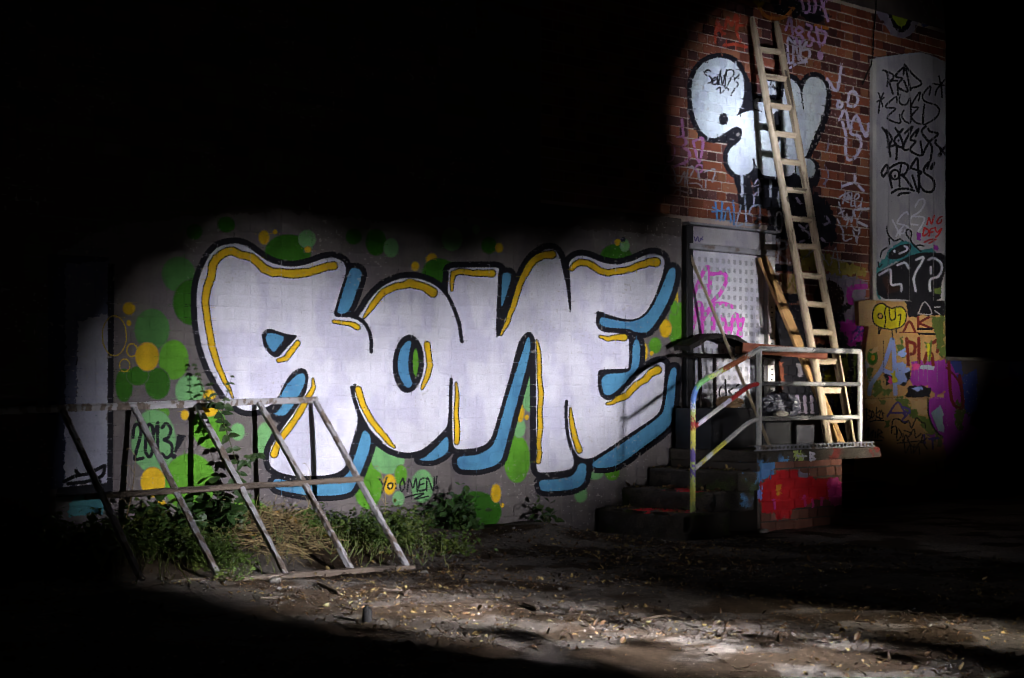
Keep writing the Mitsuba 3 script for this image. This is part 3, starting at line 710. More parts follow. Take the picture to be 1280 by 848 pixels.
# older paint low on the wall
B.rough('black', [(963, 380), (1078, 380), (1078, 580), (985, 580), (982, 500), (963, 440)], 2.0, 5)
B.rough('grey_lilac', z10([(520, 625), (640, 640), (760, 660), (820, 700), (800, 848), (560, 848), (470, 720)]), 1.2, 6)
B.rough('olive', z10([(340, 450), (480, 462), (600, 540), (800, 590), (810, 650), (640, 650), (520, 625), (350, 612)]), 1.4, 7)
B.rough('black', z10([(120, 40), (250, 40), (450, 40), (545, 130), (590, 250), (595, 400), (560, 440), (470, 470), (340, 440), (250, 380), (110, 390), (120, 160)]), 1.6, 8)
B.rough('black', z10([(100, 350), (260, 350), (280, 400), (120, 395)]), 1.0, 9)
B.rough('black', z10([(140, 570), (330, 575), (340, 620), (170, 620)]), 1.0, 10); B.rough('black', z10([(190, 770), (330, 780), (330, 848), (200, 848)]), 1.0, 11)
B.rough('tan_red', z10([(150, 390), (260, 400), (270, 560), (145, 570)]), 1.0, 12)
B.rough('ply_pale', z10([(190, 640), (300, 620), (320, 770), (220, 770), (200, 720)]), 1.5, 13)
B.lines('olive', 2.4, [(210, 640), (250, 740), (300, 640)], [(300, 650), (310, 760)], z=z10)
B.oval('dark_brown', 1036, 372, 19, 21); B.rough('grey_lilac', [(1056, 392), (1072, 378), (1080, 420), (1062, 436)], 1, 14)
B.rough('magenta', [(1048, 402), (1060, 400), (1078, 404), (1080, 422), (1066, 434), (1058, 433), (1062, 420), (1054, 418)], 1.2, 15)
B.line('magenta', z10([(700, 840), (686, 780), (710, 735), (800, 726)]), 7)
B.lines('ink_violet', 2.2, [(500, 80), (560, 20)], [(490, 130), (560, 60)], [(520, 30), (550, 90)], z=z11)
B.rough('ply_yellow', z11([(320, 300), (400, 262), (412, 360), (408, 530), (385, 480), (355, 430), (345, 380)]), 1.2, 16)
B.rough('yellow_green', z11([(430, 235), (470, 200), (480, 340), (440, 350)]), 1, 17); B.rough('moss', z11([(500, 210), (525, 205), (520, 330), (500, 400)]), 1, 18)
B.line('ply_yellow', z11([(478, 440), (485, 380)]), 2)
B.rough('tag_grey', z11([(165, 255), (200, 265), (205, 330), (180, 345)]), 0.8, 19)
B.rough('brick', z11([(30, 240), (90, 250), (100, 360), (60, 480), (20, 520), (18, 250)]), 1, 20)
B.rough('brick', z11([(275, 95), (360, 95), (365, 140), (280, 145)]), 1, 21); B.rough('tan_red', z11([(300, 15), (330, 10), (335, 60), (305, 70)]), 1, 22)
for s in ([(170, 450), (185, 540)], [(215, 455), (225, 545)], [(255, 455), (262, 545)], [(85, 470), (110, 510)]): B.line('grey_lilac', z11(s), 4.5)
# soot and dark splashes high up
B.rough('black', z6([(560, 0), (760, 0), (940, 40), (990, 120), (900, 170), (770, 120), (640, 100), (600, 60)]), 2.0, 23)
# the throw up: black ground, silver fill
HEAD = [(18, 240), (19, 205), (25, 170), (40, 132), (60, 100), (84, 78), (110, 65), (140, 55), (170, 52), (200, 56), (225, 65), (250, 84), (270, 110), (285, 138), (295, 170), (299, 200), (298, 230), (293, 268), (285, 300), (272, 330), (258, 357),
        (278, 350), (300, 340), (325, 331), (350, 328), (385, 338), (430, 330), (480, 430), (480, 684), (420, 680), (400, 675), (385, 668), (370, 645), (358, 615), (350, 635), (330, 660), (310, 672), (290, 675), (275, 675), (258, 670), (240, 660), (222, 638), (213, 610), (209, 585),
        (212, 558), (225, 533), (243, 518), (262, 504), (278, 488), (286, 468), (287, 445), (282, 425), (265, 415), (245, 420), (230, 426), (190, 455), (172, 468), (150, 478), (130, 480), (110, 475), (88, 460), (70, 440), (52, 412), (38, 378), (24, 320)]
HEART = [(346, 330), (345, 300), (347, 278), (365, 264), (430, 272), (500, 280), (508, 215), (520, 178), (535, 163), (548, 165), (565, 178), (580, 198), (596, 226), (606, 262), (607, 225), (615, 192), (628, 170), (648, 155), (672, 152), (700, 163), (720, 184), (732, 212), (734, 255), (728, 300), (718, 345), (704, 385),
         (688, 425), (668, 470), (648, 515), (632, 558), (612, 600), (590, 632), (565, 662), (540, 681), (484, 684), (420, 680), (390, 660), (370, 560), (356, 430)]
sil = unary_union([smooth(z8(HEAD)), smooth(z8(HEART))])
B.put('black', unary_union([sil.buffer(6.0), Polygon(z8([(700, 165), (733, 200), (760, 250), (757, 330), (710, 470), (650, 580), (690, 610), (704, 680), (680, 740), (560, 760), (470, 790), (400, 740), (330, 700), (340, 740), (350, 800), (330, 860), (270, 860), (262, 760), (240, 690), (200, 600), (195, 550), (240, 510), (140, 500), (300, 420), (640, 500)])).buffer(0)]))
B.rough('black', z8([(340, 690), (480, 700), (490, 848), (440, 860), (350, 848)]), 1.5, 24)
B.put('black', Polygon(z8([(285, 120), (340, 200), (346, 260), (346, 330), (300, 340), (258, 357), (285, 300), (300, 240), (298, 180)])).buffer(1.5))
B.put('silver', sil)
B.poly('black', z8([(400, 140), (500, 140), (508, 215), (498, 270), (430, 266), (400, 268), (380, 200)]), 1)
B.rough('silver', z8([(414, 162), (484, 175), (488, 246), (428, 250)]), 0.7, 25)
B.lines('black', 1.5, [(422, 172), (462, 178)], [(440, 175), (436, 215)], [(452, 195), (458, 222), (466, 200), (474, 225), (484, 190)], [(470, 248), (486, 225)], z=z8)
B.poly('black', z8([(445, 445), (446, 400), (448, 368), (460, 338), (472, 334), (484, 346), (492, 390), (493, 440), (486, 490), (478, 505), (470, 480)]), 1)
B.line('black', z8([(596, 226), (604, 270), (612, 325)]), 1.6); B.line('black', z8([(258, 357), (300, 338), (350, 327), (392, 340)]), 1.6)
B.line('black', z8([(345, 590), (355, 622), (385, 664)]), 1.8); B.oval('black', *z8([(188, 378)])[0], 5.8, 7.4)
B.put('black', Point(1008, 212).buffer(15)); B.oval('silver', 1007.5, 211.5, 11.8, 13.2)
B.rough('pale_blue', z8([(594, 635), (618, 630), (622, 700), (600, 700)]), 0.5, 26)
for s, w in (([(286, 670), (287, 785)], 3.4), ([(437, 705), (437, 788)], 3.4), ([(480, 765), (483, 830)], 3.0)): B.line('silver', z8(s), w)
B.lines('black', 1.8, [(160, 505), (140, 495), (122, 508), (125, 530), (160, 548), (165, 580), (145, 592)], [(190, 548), (172, 570), (182, 600), (206, 592), (212, 565), (190, 548)], [(182, 575), (200, 560)], [(215, 600), (232, 498), (240, 600), (272, 495)],
        [(272, 495), (262, 600), (268, 630)], [(272, 500), (312, 495), (322, 525), (280, 600), (285, 640)], [(362, 528), (330, 568), (352, 590), (348, 610), (308, 660)], [(200, 632), (225, 620), (228, 660), (254, 642)], z=z6)
B.oval('black', *z6([(304, 676)])[0], 1.1, 1.1)
# tags on the brickwork
B.lines('orange_red', 3.8, [(195, 300), (203, 150), (235, 225), (258, 240)], [(200, 225), (238, 195)], [(262, 205), (280, 125), (308, 182), (340, 105), (352, 190)], [(360, 130), (345, 225), (372, 292)], [(355, 182), (402, 180)], [(252, 322), (330, 315), (415, 335)], z=z6)
B.lines('orange', 4.6, [(505, 50), (540, 108), (600, 132), (680, 122), (745, 60)], [(490, 10), (520, 40)], [(900, 180), (985, 200)], z=z6); B.line('ochre', z6([(470, 10), (500, 36), (530, 20)]), 4)
B.lines('lilac', 3.4, [(690, 215), (724, 128), (742, 272)], [(785, 190), (760, 215), (780, 240), (812, 215), (785, 190)], [(783, 240), (765, 275), (790, 310), (815, 275), (783, 240)], [(835, 172), (876, 196), (850, 250), (886, 282), (865, 325), (822, 315)],
        [(905, 195), (935, 330), (976, 238), (912, 212)], [(800, -5), (818, 70), (838, 92), (858, 60), (852, -5)], [(892, -5), (905, 40), (890, 88)], [(935, 70), (985, -5)], [(940, -5), (988, 150)], z=z6)
B.oval('lilac', *z6([(934, 392)])[0], 4, 6.3)
B.lines('pale_lilac', 3.0, [(735, 300), (704, 275), (712, 435), (740, 445)], [(742, 445), (752, 290), (782, 425)], [(790, 290), (802, 425), (858, 400), (852, 352), (800, 355), (840, 300)], [(720, 482), (770, 452), (842, 438)], z=z6)
B.lines('pale_lilac', 3.6, [(160, 0), (140, 130), (92, 72)], [(190, 192), (200, 142), (222, 134), (240, 170), (225, 204), (192, 202)], [(150, 178), (140, 200), (154, 214), (164, 195), (150, 178)], [(150, 270), (180, 222), (196, 305)], [(165, 280), (182, 345), (184, 452), (222, 455), (254, 400), (248, 350), (205, 332), (232, 250), (278, 350), (292, 290)],
        [(165, 590), (222, 568), (224, 535)], [(224, 568), (266, 612)], z=z7)
B.lines('grey_lilac', 2.4, [(102, 370), (90, 425)], [(80, 490), (100, 540), (75, 580)], z=z7)
B.lines('tag_white', 2.1, [(608, 105), (650, 75), (692, 60)], [(640, 140), (660, 70), (692, 92), (652, 112), (682, 132)], [(680, 82), (668, 98), (682, 112), (692, 96), (680, 82)], [(706, 65), (700, 152), (718, 155)], [(728, 115), (756, 92), (745, 68), (722, 100), (732, 162), (768, 150)], [(776, 100), (768, 172)],
        [(612, 130), (640, 220), (655, 240)], [(610, 212), (652, 190)], [(650, 235), (668, 215), (672, 250), (652, 250)], [(665, 310), (690, 235), (702, 272), (720, 195)], [(720, 195), (742, 255), (772, 200)], [(700, 290), (738, 332), (766, 312)], [(740, 405), (718, 340)], [(738, 405), (762, 330)], [(602, 250), (640, 330), (650, 402), (702, 386)], z=z10)
B.lines('tag_white', 3.2, [(735, 180), (832, 176)], [(750, 272), (812, 300)], z=z10)
B.lines('dim_pink', 3.4, [(150, 120), (188, 120), (215, 160), (190, 190), (236, 230), (228, 288), (130, 332)], [(262, 152), (332, 135), (306, 300), (264, 160)], [(180, 0), (192, 112)], z=z9)
B.ring('dim_pink', *z9([(85, 225)])[0], 8, 13, 1.6); B.ring('dim_pink', *z9([(305, 345)])[0], 4.4, 4.8, 2.4)
B.ring('tag_grey', *z9([(92, 398)])[0], 7, 13, 1.4)
B.lines('tag_grey', 1.9, [(100, 420), (138, 470)], [(130, 372), (140, 440), (168, 442), (200, 370), (204, 442)], [(225, 480), (216, 400), (240, 330), (266, 352), (222, 442), (300, 452), (346, 500), (352, 420)], [(125, 522), (150, 494), (200, 510), (250, 520), (240, 490)], [(340, 370), (415, 350), (398, 440)], [(300, 380), (310, 430)], z=z9)
B.lines('sky_blue', 2.4, [(420, 580), (432, 705)], [(468, 580), (460, 712)], [(396, 650), (484, 640)], [(480, 712), (512, 618), (532, 722)], [(545, 572), (556, 742)], [(402, 620), (440, 640)], z=z9)
B.lines('pale_blue', 2.0, [(602, 600), (570, 742), (618, 738)], [(630, 568), (640, 742)], [(722, 600), (672, 620), (664, 672), (720, 690), (692, 742), (650, 745)], [(736, 600), (734, 705)], [(734, 735), (735, 750)], z=z9)
B.ring('tag_white', *z9([(870, 722)])[0], 4.4, 12.5, 2.8); B.line('tag_white', z9([(795, 645), (806, 722)]), 3)
B.lines('pale_lilac', 1.8, [(690, 462), (722, 422), (740, 500), (702, 522), (690, 600)], [(700, 470), (735, 460)], z=z9)
B.lines('tag_white', 3.0, [(165, 408), (192, 402), (186, 540)], [(192, 404), (236, 408), (240, 455), (192, 470), (256, 552)], [(160, 556), (270, 560)], z=z10)
B.lines('grey_lilac', 3.0, [(330, 290), (412, 360)], [(360, 330), (395, 290)], [(315, 100), (340, 140)], [(520, 230), (545, 270), (512, 290)], [(340, 410), (372, 400)], [(490, 385), (520, 410)], z=z10)
B.lines('tag_grey', 1.7, [(500, 500), (552, 580), (590, 450), (622, 632)], [(556, 524), (702, 552)], [(360, 530), (430, 470)], z=z10)
# top right corner: green oval in a pale ring
B.oval('grey_lilac', 1127, 2, 27, 46); B.rough('grey_lilac', [(1076, -4), (1100, -4), (1112, 30), (1100, 24), (1096, 10), (1080, 8)], 1.2, 27)
B.oval('black', 1127, 2, 17, 39); B.oval('lime', 1126.5, 0, 13, 33.5)
B.rough('deep_blue', [(1150, 4), (1172, 0), (1166, 28), (1152, 34)], 1.5, 29)
# right of the panel: dark paint, blue and magenta patches
B.done()

bw = thing('brick_wall', 'tall red brick wall sprayed with a silver throw up and many small tags behind the ladder', 'wall')
X1 = PX(1182.5, 300)[0]
dX0, dX1, dZ1 = PX(858, 300)[0], PX(966, 300)[0], PX(910, 287)[1]
rects = [r for r in courses(XD + 0.09, X1, 0.0, 4.75, 'english') + [q for q in courses(XU, XD + 0.085, 0.0, 4.75, 'english') if q[2] > 2.57] if not (r[1] > dX0 and r[0] < dX1 and r[2] < dZ1) and not (r[0] > 13.15 and r[2] < 3.55)]
door_shape = box(dX0, -0.2, dX1, dZ1)
mood = lambda r: IDX[rng.choice(('brick', 'brick', 'brick', 'brick_dark', 'brick_dark', 'brick_brown'))]
def big(r):
    x, z = (r[0] + r[1]) / 2, (r[2] + r[3]) / 2
    return not (x > 12.9 and z < 3.6) and z < 4.66 and not (z < 1.5 and x < 13.2 and x > 12.1) and not (z < 0.7)
masonry(bw, B, rects, IDX['brick'], 0.0, jit=0.003, keep=big, limit=300, mood=mood)
pm = PM(); plane_into(pm, B, XD, X1, -0.1, 4.78, 0.0075, IDX['mortar'], 0.5, hole=door_shape)
plane_into(pm, B, XU, XD - .001, 2.555, 4.78, 0.0075, IDX['mortar'], 0.5)
put_pm(bw, 'mortar', pm)
core = PM()
core.solid(trimesh.creation.box((X1 - XD, 0.35, TOPZ + 0.1), trimesh.transformations.translation_matrix(((XD + X1) / 2, 0.30, TOPZ / 2 - 0.05))), IDX['raw_block'])
core.solid(trimesh.creation.box((X1 - XD, 0.11, TOPZ - 4.785), trimesh.transformations.translation_matrix(((XD + X1) / 2, 0.065, (TOPZ + 4.785) / 2))), IDX['raw_block'])
core.solid(trimesh.creation.box((XD - XU - .004, 0.35, TOPZ - 2.556), trimesh.transformations.translation_matrix(((XD + XU) / 2, 0.19, (TOPZ + 2.556) / 2))), IDX['raw_block'])
core.solid(trimesh.creation.box((XD - XU - .004, 0.11, TOPZ - 4.785), trimesh.transformations.translation_matrix(((XD + XU) / 2, 0.065, (TOPZ + 4.785) / 2))), IDX['raw_block'])
put_pm(bw, 'core', core)

Lw = Art(0.0)
Lw.rough('deep_blue', [(1187, 448), (1202, 446), (1204, 500), (1188, 496)], 1.2, 31); Lw.rough('deep_blue', [(1203, 470), (1222, 462), (1222, 514), (1206, 516)], 1.2, 32)
Lw.rough('deep_blue', [(1258, 438), (1280, 430), (1280, 480), (1262, 470)], 1.6, 33)
Lw.rough('purple', [(1180, 448), (1196, 466), (1206, 512), (1214, 530), (1229, 546), (1227, 586), (1204, 598), (1180, 600)], 2.4, 34); Lw.rough('plywood', [(1180, 590), (1204, 594), (1196, 612), (1180, 612)], 2, 36); Lw.lines('dark_red', 2.5, [(1184, 460), (1200, 480), (1204, 520)]); Lw.rough('moss', [(1196, 500), (1206, 505), (1204, 540), (1194, 530)], 1.5, 37)
Lw.line('dark_red', [(1186, 440), (1190, 500), (1204, 508), (1200, 470)], 4)
Lw.lines('tag_grey', 1.0, [(1190, 388), (1198, 396)], [(1218, 390), (1224, 398)])
Lw.done()
lw = thing('low_wall', 'low rendered wall with faded blue and purple paint at the far right beyond the building corner', 'wall')
pm = PM(); plane_into(pm, Lw, X1 + .004, 19.5, -0.1, 1.42, 0.004, IDX['raw_block'], 0.5)
pm.solid(trimesh.creation.box((19.5 - X1 - .004, 0.24, 1.515), trimesh.transformations.translation_matrix(((X1 + 19.504) / 2, 0.1265, 0.655))), IDX['raw_block'])
put_pm(lw, 'render_coat', pm)
part(lw, 'coping', rough_box(X1 + .006, 19.5, 0.0, 0.25, 1.422, 1.46, step=.08, amp=.004, edge=.01, seed=77), 'mat_stone')

# black steel post between the two walls
solo('steel_post', bar((10.285, -0.035, 0.1), (10.285, -0.035, 2.5), 0.085, 0.06, up=(0, 1, 0)), 'mat_post', 'black square steel post standing between the painted wall and the perforated door', 'post')

# ================================================================= the perforated door
D = Art(0.025)
z12, z13 = Z(845, 270, 5.65), Z(845, 400, 4.714)
D.lines('hot_pink', 5.0, [(118, 575), (160, 470), (208, 372), (236, 376), (240, 470), (235, 562)], [(150, 505), (238, 492)], [(262, 412), (335, 404), (356, 455), (310, 550), (248, 622), (330, 618), (405, 645)], z=z12)
D.lines('hot_pink', 6.0, [(110, 820), (150, 640), (172, 625), (190, 705), (180, 825)], [(185, 730), (258, 648), (262, 800)], [(330, 715), (372, 830), (400, 740), (425, 700), (445, 760), (455, 845)], [(470, 730), (440, 845)], z=z12)
D.ring('black', *z13([(275, 430)])[0], 4.4, 7.6, 2.0); D.lines('black', 2.0, [(290, 352), (302, 472), (352, 430)], [(310, 420), (372, 380)], [(312, 425), (350, 465)], [(378, 400), (372, 440)], z=z13)
D.lines('ink_violet', 1.0, [(72, 660), (76, 700)], [(70, 720), (72, 770)], [(80, 690), (84, 640)], z=z12)
D.lines('ink_violet', 1.2, [(105, 150), (115, 180), (130, 150), (140, 185), (165, 150)], [(150, 165), (165, 170)], z=z12)
D.done()
door = thing('steel_door', 'pale grey perforated steel door panel with magenta scrawls under a box lintel', 'door')
x0, zt = PX(858.5, 312, 0.025); x1 = PX(955, 312, 0.025)[0]; xe = PX(966, 312, 0.025)[0]; zb0 = 0.64
hx0, hz0 = PX(866.5, 325, 0.025)[0], PX(900, 325, 0.025)[1]
holes = []
for i in range(12):
    for j in range(21):
        cx, cz = hx0 + 0.079 * i, hz0 - 0.0775 * j - 0.01
        if cz > zb0 + 0.06 and cx < x1 - 0.05: holes.append(box(cx - 0.020, cz - 0.020, cx + 0.020, cz + 0.020))
hol = unary_union(holes)
pm = PM(); plane_into(pm, D, x0, x1, zb0, zt, -0.025, IDX['door_grey'], 0.5, 0.4, hole=hol)
for h in holes:
    a, b, c, d = h.bounds
    for p, q in (((a, b), (a, d)), ((a, d), (c, d)), ((c, d), (c, b)), ((c, b), (a, b))):
        pm.quad([(p[0], -0.025, p[1]), (p[0], -0.0195, p[1]), (q[0], -0.0195, q[1]), (q[0], -0.025, q[1])], IDX['door_grey'], 0.4)
put_pm(door, 'perforated_sheet', pm)
part(door, 'backing', MB().box(x0, x1, -0.0195, 0.05, zb0, zt).mesh(), 'mat_backing')
pm = PM(); pm.solid(bar((x1 + 0.055, -0.045, zb0), (x1 + 0.055, -0.045, zt), 0.105, 0.05, up=(0, 1, 0), bevel=.08), IDX['rail_white'])
for j in range(26):
    zc = zb0 + 0.06 + j * 0.046
    pm.solid(trimesh.creation.box((0.026, 0.004, 0.009), trimesh.transformations.translation_matrix((x1 + 0.055, -0.0715, zc))), IDX['black'])
put_pm(door, 'slotted_edge', pm, label='white slotted edge strip of the door')
pm = PM()
for q, c in D.split(box(x0 - 0.01, zt + 0.055, xe - 0.06, dZ1 - 0.01), IDX['board_grey']): pm.poly(q, c, 0.5, lambda v: np.stack([v[:, 0], np.full(len(v), -0.062), v[:, 1]], 1))
pm.solid(trimesh.creation.box((xe - 0.06 - x0 + 0.01, 0.1, dZ1 - zt - 0.065), trimesh.transformations.translation_matrix(((x0 + xe - 0.07) / 2, -0.010, (zt + dZ1 + 0.045) / 2))), IDX['board_grey'])
put_pm(door, 'box_lintel', pm)
part(door, 'rail', MB().box(x0 - 0.012, xe - 0.03, -0.075, 0.03, zt + 0.004, zt + 0.05).box(xe - 0.055, xe + 0.015, -0.05, 0.04, zt + 0.058, dZ1 - 0.015).mesh(), 'mat_metal')
part(door, 'sill_strip', MB().box(x0 - 0.02, xe + 0.02, -0.075, 0.04, dZ1, dZ1 + 0.02).mesh(), 'mat_metal')

# ================================================================= pale panel of boards, plywood
Pn = Art(0.032)
q1, q2, q3, q4, q5 = Z(1080, 60, 8.483), Z(1080, 150, 8.483), Z(1080, 240, 8.483), Z(1060, 320, 7.31), Z(1060, 420, 5.656)
Pn.lines('black', 2.50, [(200, 240), (238, 252), (256, 330), (245, 405)], [(208, 240), (295, 278), (308, 315), (255, 380)], [(268, 372), (285, 430), (305, 490)], [(262, 368), (300, 350), (350, 352)], [(425, 200), (345, 275), (340, 310), (405, 325), (360, 380), (362, 420), (410, 450), (465, 460), (425, 350)], [(352, 380), (358, 500)],
         [(430, 178), (418, 285)], [(435, 180), (450, 250), (492, 450)], [(435, 185), (520, 290), (602, 362), (590, 400), (495, 430)], z=q1)
Pn.lines('black', 2.12, [(155, 480), (176, 550), (200, 622)], [(206, 480), (170, 570), (154, 690)], [(120, 582), (212, 528)], [(732, 382), (882, 404)], [(790, 300), (818, 420), (824, 525)], [(852, 340), (772, 440), (752, 502)],
         [(346, 582), (336, 520), (240, 602), (240, 635), (332, 645), (254, 722), (262, 762), (380, 800), (374, 708)], [(384, 498), (370, 560), (400, 602), (450, 600), (486, 538), (492, 602), (496, 760), (480, 800), (430, 772), (398, 720), (425, 662)],
         [(576, 562), (592, 468), (508, 590), (514, 630), (572, 635), (504, 720), (522, 772), (562, 800), (622, 806), (632, 718)], [(692, 500), (706, 408), (640, 470), (620, 530), (660, 575), (762, 610), (797, 670), (760, 742), (690, 790), (622, 802), (640, 600)], z=q1)
Pn.lines('black', 2.88, [(195, 85), (240, 150), (260, 260), (276, 390)], [(236, 110), (290, 190), (285, 232), (250, 290)], [(255, 290), (330, 270), (346, 300), (340, 420)], [(330, 190), (320, 232), (350, 275), (412, 290), (402, 220), (370, 150), (330, 90)], [(412, 98), (370, 150), (330, 190)], [(364, 216), (366, 222)],
         [(435, 142), (512, 75), (420, 270), (430, 320), (482, 310)], [(546, 175), (572, 98), (485, 205), (545, 230), (490, 300), (510, 345), (612, 376), (596, 230)], [(656, 68), (614, 110), (620, 150), (692, 240), (722, 300), (706, 430)], [(680, 95), (700, 125), (782, 150), (690, 240), (620, 372)], [(760, 215), (754, 250), (802, 300), (812, 370), (790, 372), (868, 272)], [(802, 300), (862, 370)], z=q2)
Pn.lines('black', 2.88, [(206, 602), (192, 590), (190, 545), (240, 478), (252, 540), (206, 602)], [(250, 540), (272, 620), (292, 720)], [(260, 520), (320, 480), (400, 455), (468, 490), (440, 570), (400, 582)], [(396, 460), (376, 590), (376, 710)], [(400, 590), (440, 620), (508, 722)], [(482, 520), (556, 408), (570, 500), (576, 770), (510, 590)], [(482, 510), (606, 552), (570, 590)],
         [(672, 520), (690, 448), (640, 510), (640, 560), (722, 622), (746, 690), (720, 760), (650, 760), (590, 690), (580, 580)], [(706, 520), (726, 470)], [(716, 522), (742, 458)], [(290, 776), (350, 740), (450, 730), (526, 752)], [(360, 802), (400, 780), (478, 775)], z=q2)
Pn.ring('black', *q2([(325, 582)])[0], 5.2, 6.0, 2.6); Pn.oval('black', *q2([(325, 600)])[0], 1.4, 2.2)
Pn.lines('tag_white', 2.2, [(540, 160), (580, 90), (632, 80), (640, 130), (590, 210), (500, 270), (488, 340), (566, 352)], [(470, 240), (450, 214), (390, 260), (350, 332), (422, 350), (472, 380), (492, 402)], [(298, 300), (350, 400), (382, 462)], [(420, 360), (360, 430), (338, 472)], [(510, 262), (642, 280), (570, 422)], [(402, 400), (380, 432), (420, 442), (432, 410)], z=q3)
Pn.lines('red', 1.9, [(668, 348), (690, 275), (716, 342), (742, 250)], [(826, 262), (790, 280), (770, 332), (804, 332), (824, 300)], [(640, 380), (625, 470), (690, 420), (640, 380)], [(702, 400), (690, 472)], [(702, 396), (742, 386)], [(702, 430), (732, 426)], [(752, 380), (772, 430), (822, 388), (790, 450), (758, 482)], [(640, 535), (700, 508), (762, 505)], [(690, 546), (740, 520)], z=q3)
Pn.rough('purple', q3([(560, 430), (600, 440), (600, 520), (560, 510)]), .6, 40); Pn.rough('purple', q3([(735, 560), (790, 580), (780, 620), (740, 620)]), .6, 41)
Pn.rough('teal', q3([(228, 690), (268, 608), (330, 560), (420, 520), (520, 545), (600, 620), (720, 600), (760, 640), (560, 700), (450, 722), (330, 740), (130, 848), (110, 820)]), .7, 42)
Pn.line('teal', q4([(420, 40), (300, 122), (250, 160), (228, 240), (292, 392)]), 2.6)
Pn.poly('black', q4([(245, 162), (380, 100), (450, 60), (520, 20), (600, -14), (700, -36), (900, -20), (900, 100), (860, 220), (845, 300), (845, 420), (600, 420), (500, 395), (282, 395), (250, 235)]), 1)
Pn.poly('black', q3([(245, 690), (258, 650), (300, 605), (400, 558), (490, 550), (505, 590), (480, 640), (430, 690), (350, 716), (270, 718)]), 2)
Pn.rough('dark_brown', q4([(310, 200), (380, 180), (395, 280), (470, 280), (470, 320), (360, 350)]), .5, 43)
Pn.rough('moss', q4([(780, 300), (850, 290), (850, 350), (790, 350)]), .6, 44)
Pn.lines('black', 1.9, [(244, 368), (246, 430), (290, 500), (330, 522), (382, 500), (412, 522)], [(270, 555), (264, 500), (288, 488)], [(175, 692), (190, 630), (242, 594)], [(492, 512), (450, 450), (450, 410), (476, 400), (502, 440), (492, 512), (530, 570), (602, 632)], [(540, 582), (580, 566), (637, 576)], [(150, 745), (160, 800), (190, 770)], z=q3)
Pn.oval('tag_white', *q3([(320, 632)])[0], 1.5, 2.2)
Pn.lines('tag_white', 2.6, [(375, 656), (440, 630), (462, 590), (430, 578)], z=q3)
Pn.lines('tag_white', 2.9, [(285, 176), (375, 126), (390, 170), (396, 265), (482, 260), (488, 322)], [(450, 86), (520, 64), (556, 116)], [(622, 36), (692, 20), (602, 185), (616, 322)], [(735, 36), (780, 20), (842, 60), (856, 120), (820, 190), (750, 220), (750, 322)], [(757, 102), (757, 160)], z=q4, smooth=1)
Pn.done()
panel = thing('board_panel', 'tall pale grey panel of upright boards with black pen writing, right of the ladder', 'panel')
ptop = lambda px: np.interp(px, [1090, 1105, 1150, 1166, 1182], [73, 71, 65, 70, 78])
edges = [1095.5, 1110, 1124, 1137, 1152, 1167, 1181.5]
zb1 = PX(1120, 382, 0.032)[1]
for k, (a, b) in enumerate(zip(edges, edges[1:])):
    xa, xb = PX(a, 300, 0.032)[0], PX(b, 300, 0.032)[0]
    za, zbb = PX(a, ptop(a), 0.032)[1], PX(b, ptop(b), 0.032)[1]
    g = Polygon([(xa + .0015, zb1), (xb - .0015, zb1), (xb - .0015, zbb), (xa + .0015, za)])
    pm = PM(); y = -0.032 - (k % 2) * 0.003; tn = 0.3 + 0.4 * rng.random()
    for j in range(8):
        gg = g.intersection(box(xa - 1, zb1 + (za - zb1 + .2) * j / 8, xb + 1, zb1 + (za - zb1 + .2) * (j + 1) / 8))
        for q, c in Pn.split(gg, IDX['board_grey']): pm.poly(q, c, tn, lambda v: np.stack([v[:, 0], np.full(len(v), y), v[:, 1]], 1))
    ext = np.array(g.exterior.coords)[::1]
    ext = ext if Polygon(ext).exterior.is_ccw else ext[::-1]
    for p, q in zip(ext, ext[1:]): pm.quad([(p[0], y, p[1]), (p[0], -0.008, p[1]), (q[0], -0.008, q[1]), (q[0], y, q[1])], IDX['board_grey'], tn)
    put_pm(panel, 'board', pm)
xa = PX(1090.5, 300, 0.036)[0]; xb = PX(1095.2, 300, 0.036)[0]
pm = PM(); pm.solid(MB().box(xa, xb, -0.038, -0.005, zb1, PX(1092, 74, .036)[1]).mesh(), IDX['rail_grey'], 0.5)
put_pm(panel, 'edge_strip', pm, label='lighter metal strip along the left edge of the panel')

Py = Art(0.05)
Py.rough('ply_pale', [(1072, 376), (1082, 374), (1095, 376), (1094, 404), (1086, 408), (1072, 408)], .8, 50)
Py.rough('plywood', [(1186, 560), (1186, 612), (1140, 606), (1090, 590), (1070, 585), (1070, 560)], 2, 51)
Py.rough('ply_pale', q5([(440, 450), (560, 450), (550, 560), (480, 580)]), 1.5, 52)
Py.rough('moss', q5([(330, 420), (440, 440), (430, 500), (520, 560), (590, 600), (640, 700), (600, 760), (540, 640), (420, 560)]), 2, 53)
for c in ([(345, 70), (390, 60), (410, 150), (350, 150)], [(540, 40), (600, 50), (560, 110)], [(640, 90), (690, 70), (700, 140), (650, 150)], [(180, 330), (232, 312), (240, 400), (200, 430), (170, 420)], [(240, 380), (310, 370), (300, 420), (250, 430)], [(265, 600), (305, 590), (300, 650), (260, 650)], [(225, 450), (260, 450), (255, 490), (230, 480)]):
    Py.rough('moss', q5(c), 1.2, 54)
Py.oval('moss', *q5([(172, 150)])[0], 7, 10.5); Py.oval('dark_green', *q5([(172, 152)])[0], 5.5, 8); Py.oval('ember', *q5([(176, 156)])[0], 2.6, 3.6)
Py.rough('grey_lilac', q5([(118, 190), (140, 200), (170, 330), (150, 350), (120, 250)]), 1, 55)
Py.rough('purple', q5([(445, 182), (690, 168), (708, 250), (705, 380), (620, 440), (560, 350), (450, 350)]), 1.3, 56)
Py.poly('purple', q5([(565, 440), (640, 430), (710, 445), (800, 545), (780, 640), (700, 725), (640, 700), (580, 610)]), 2)
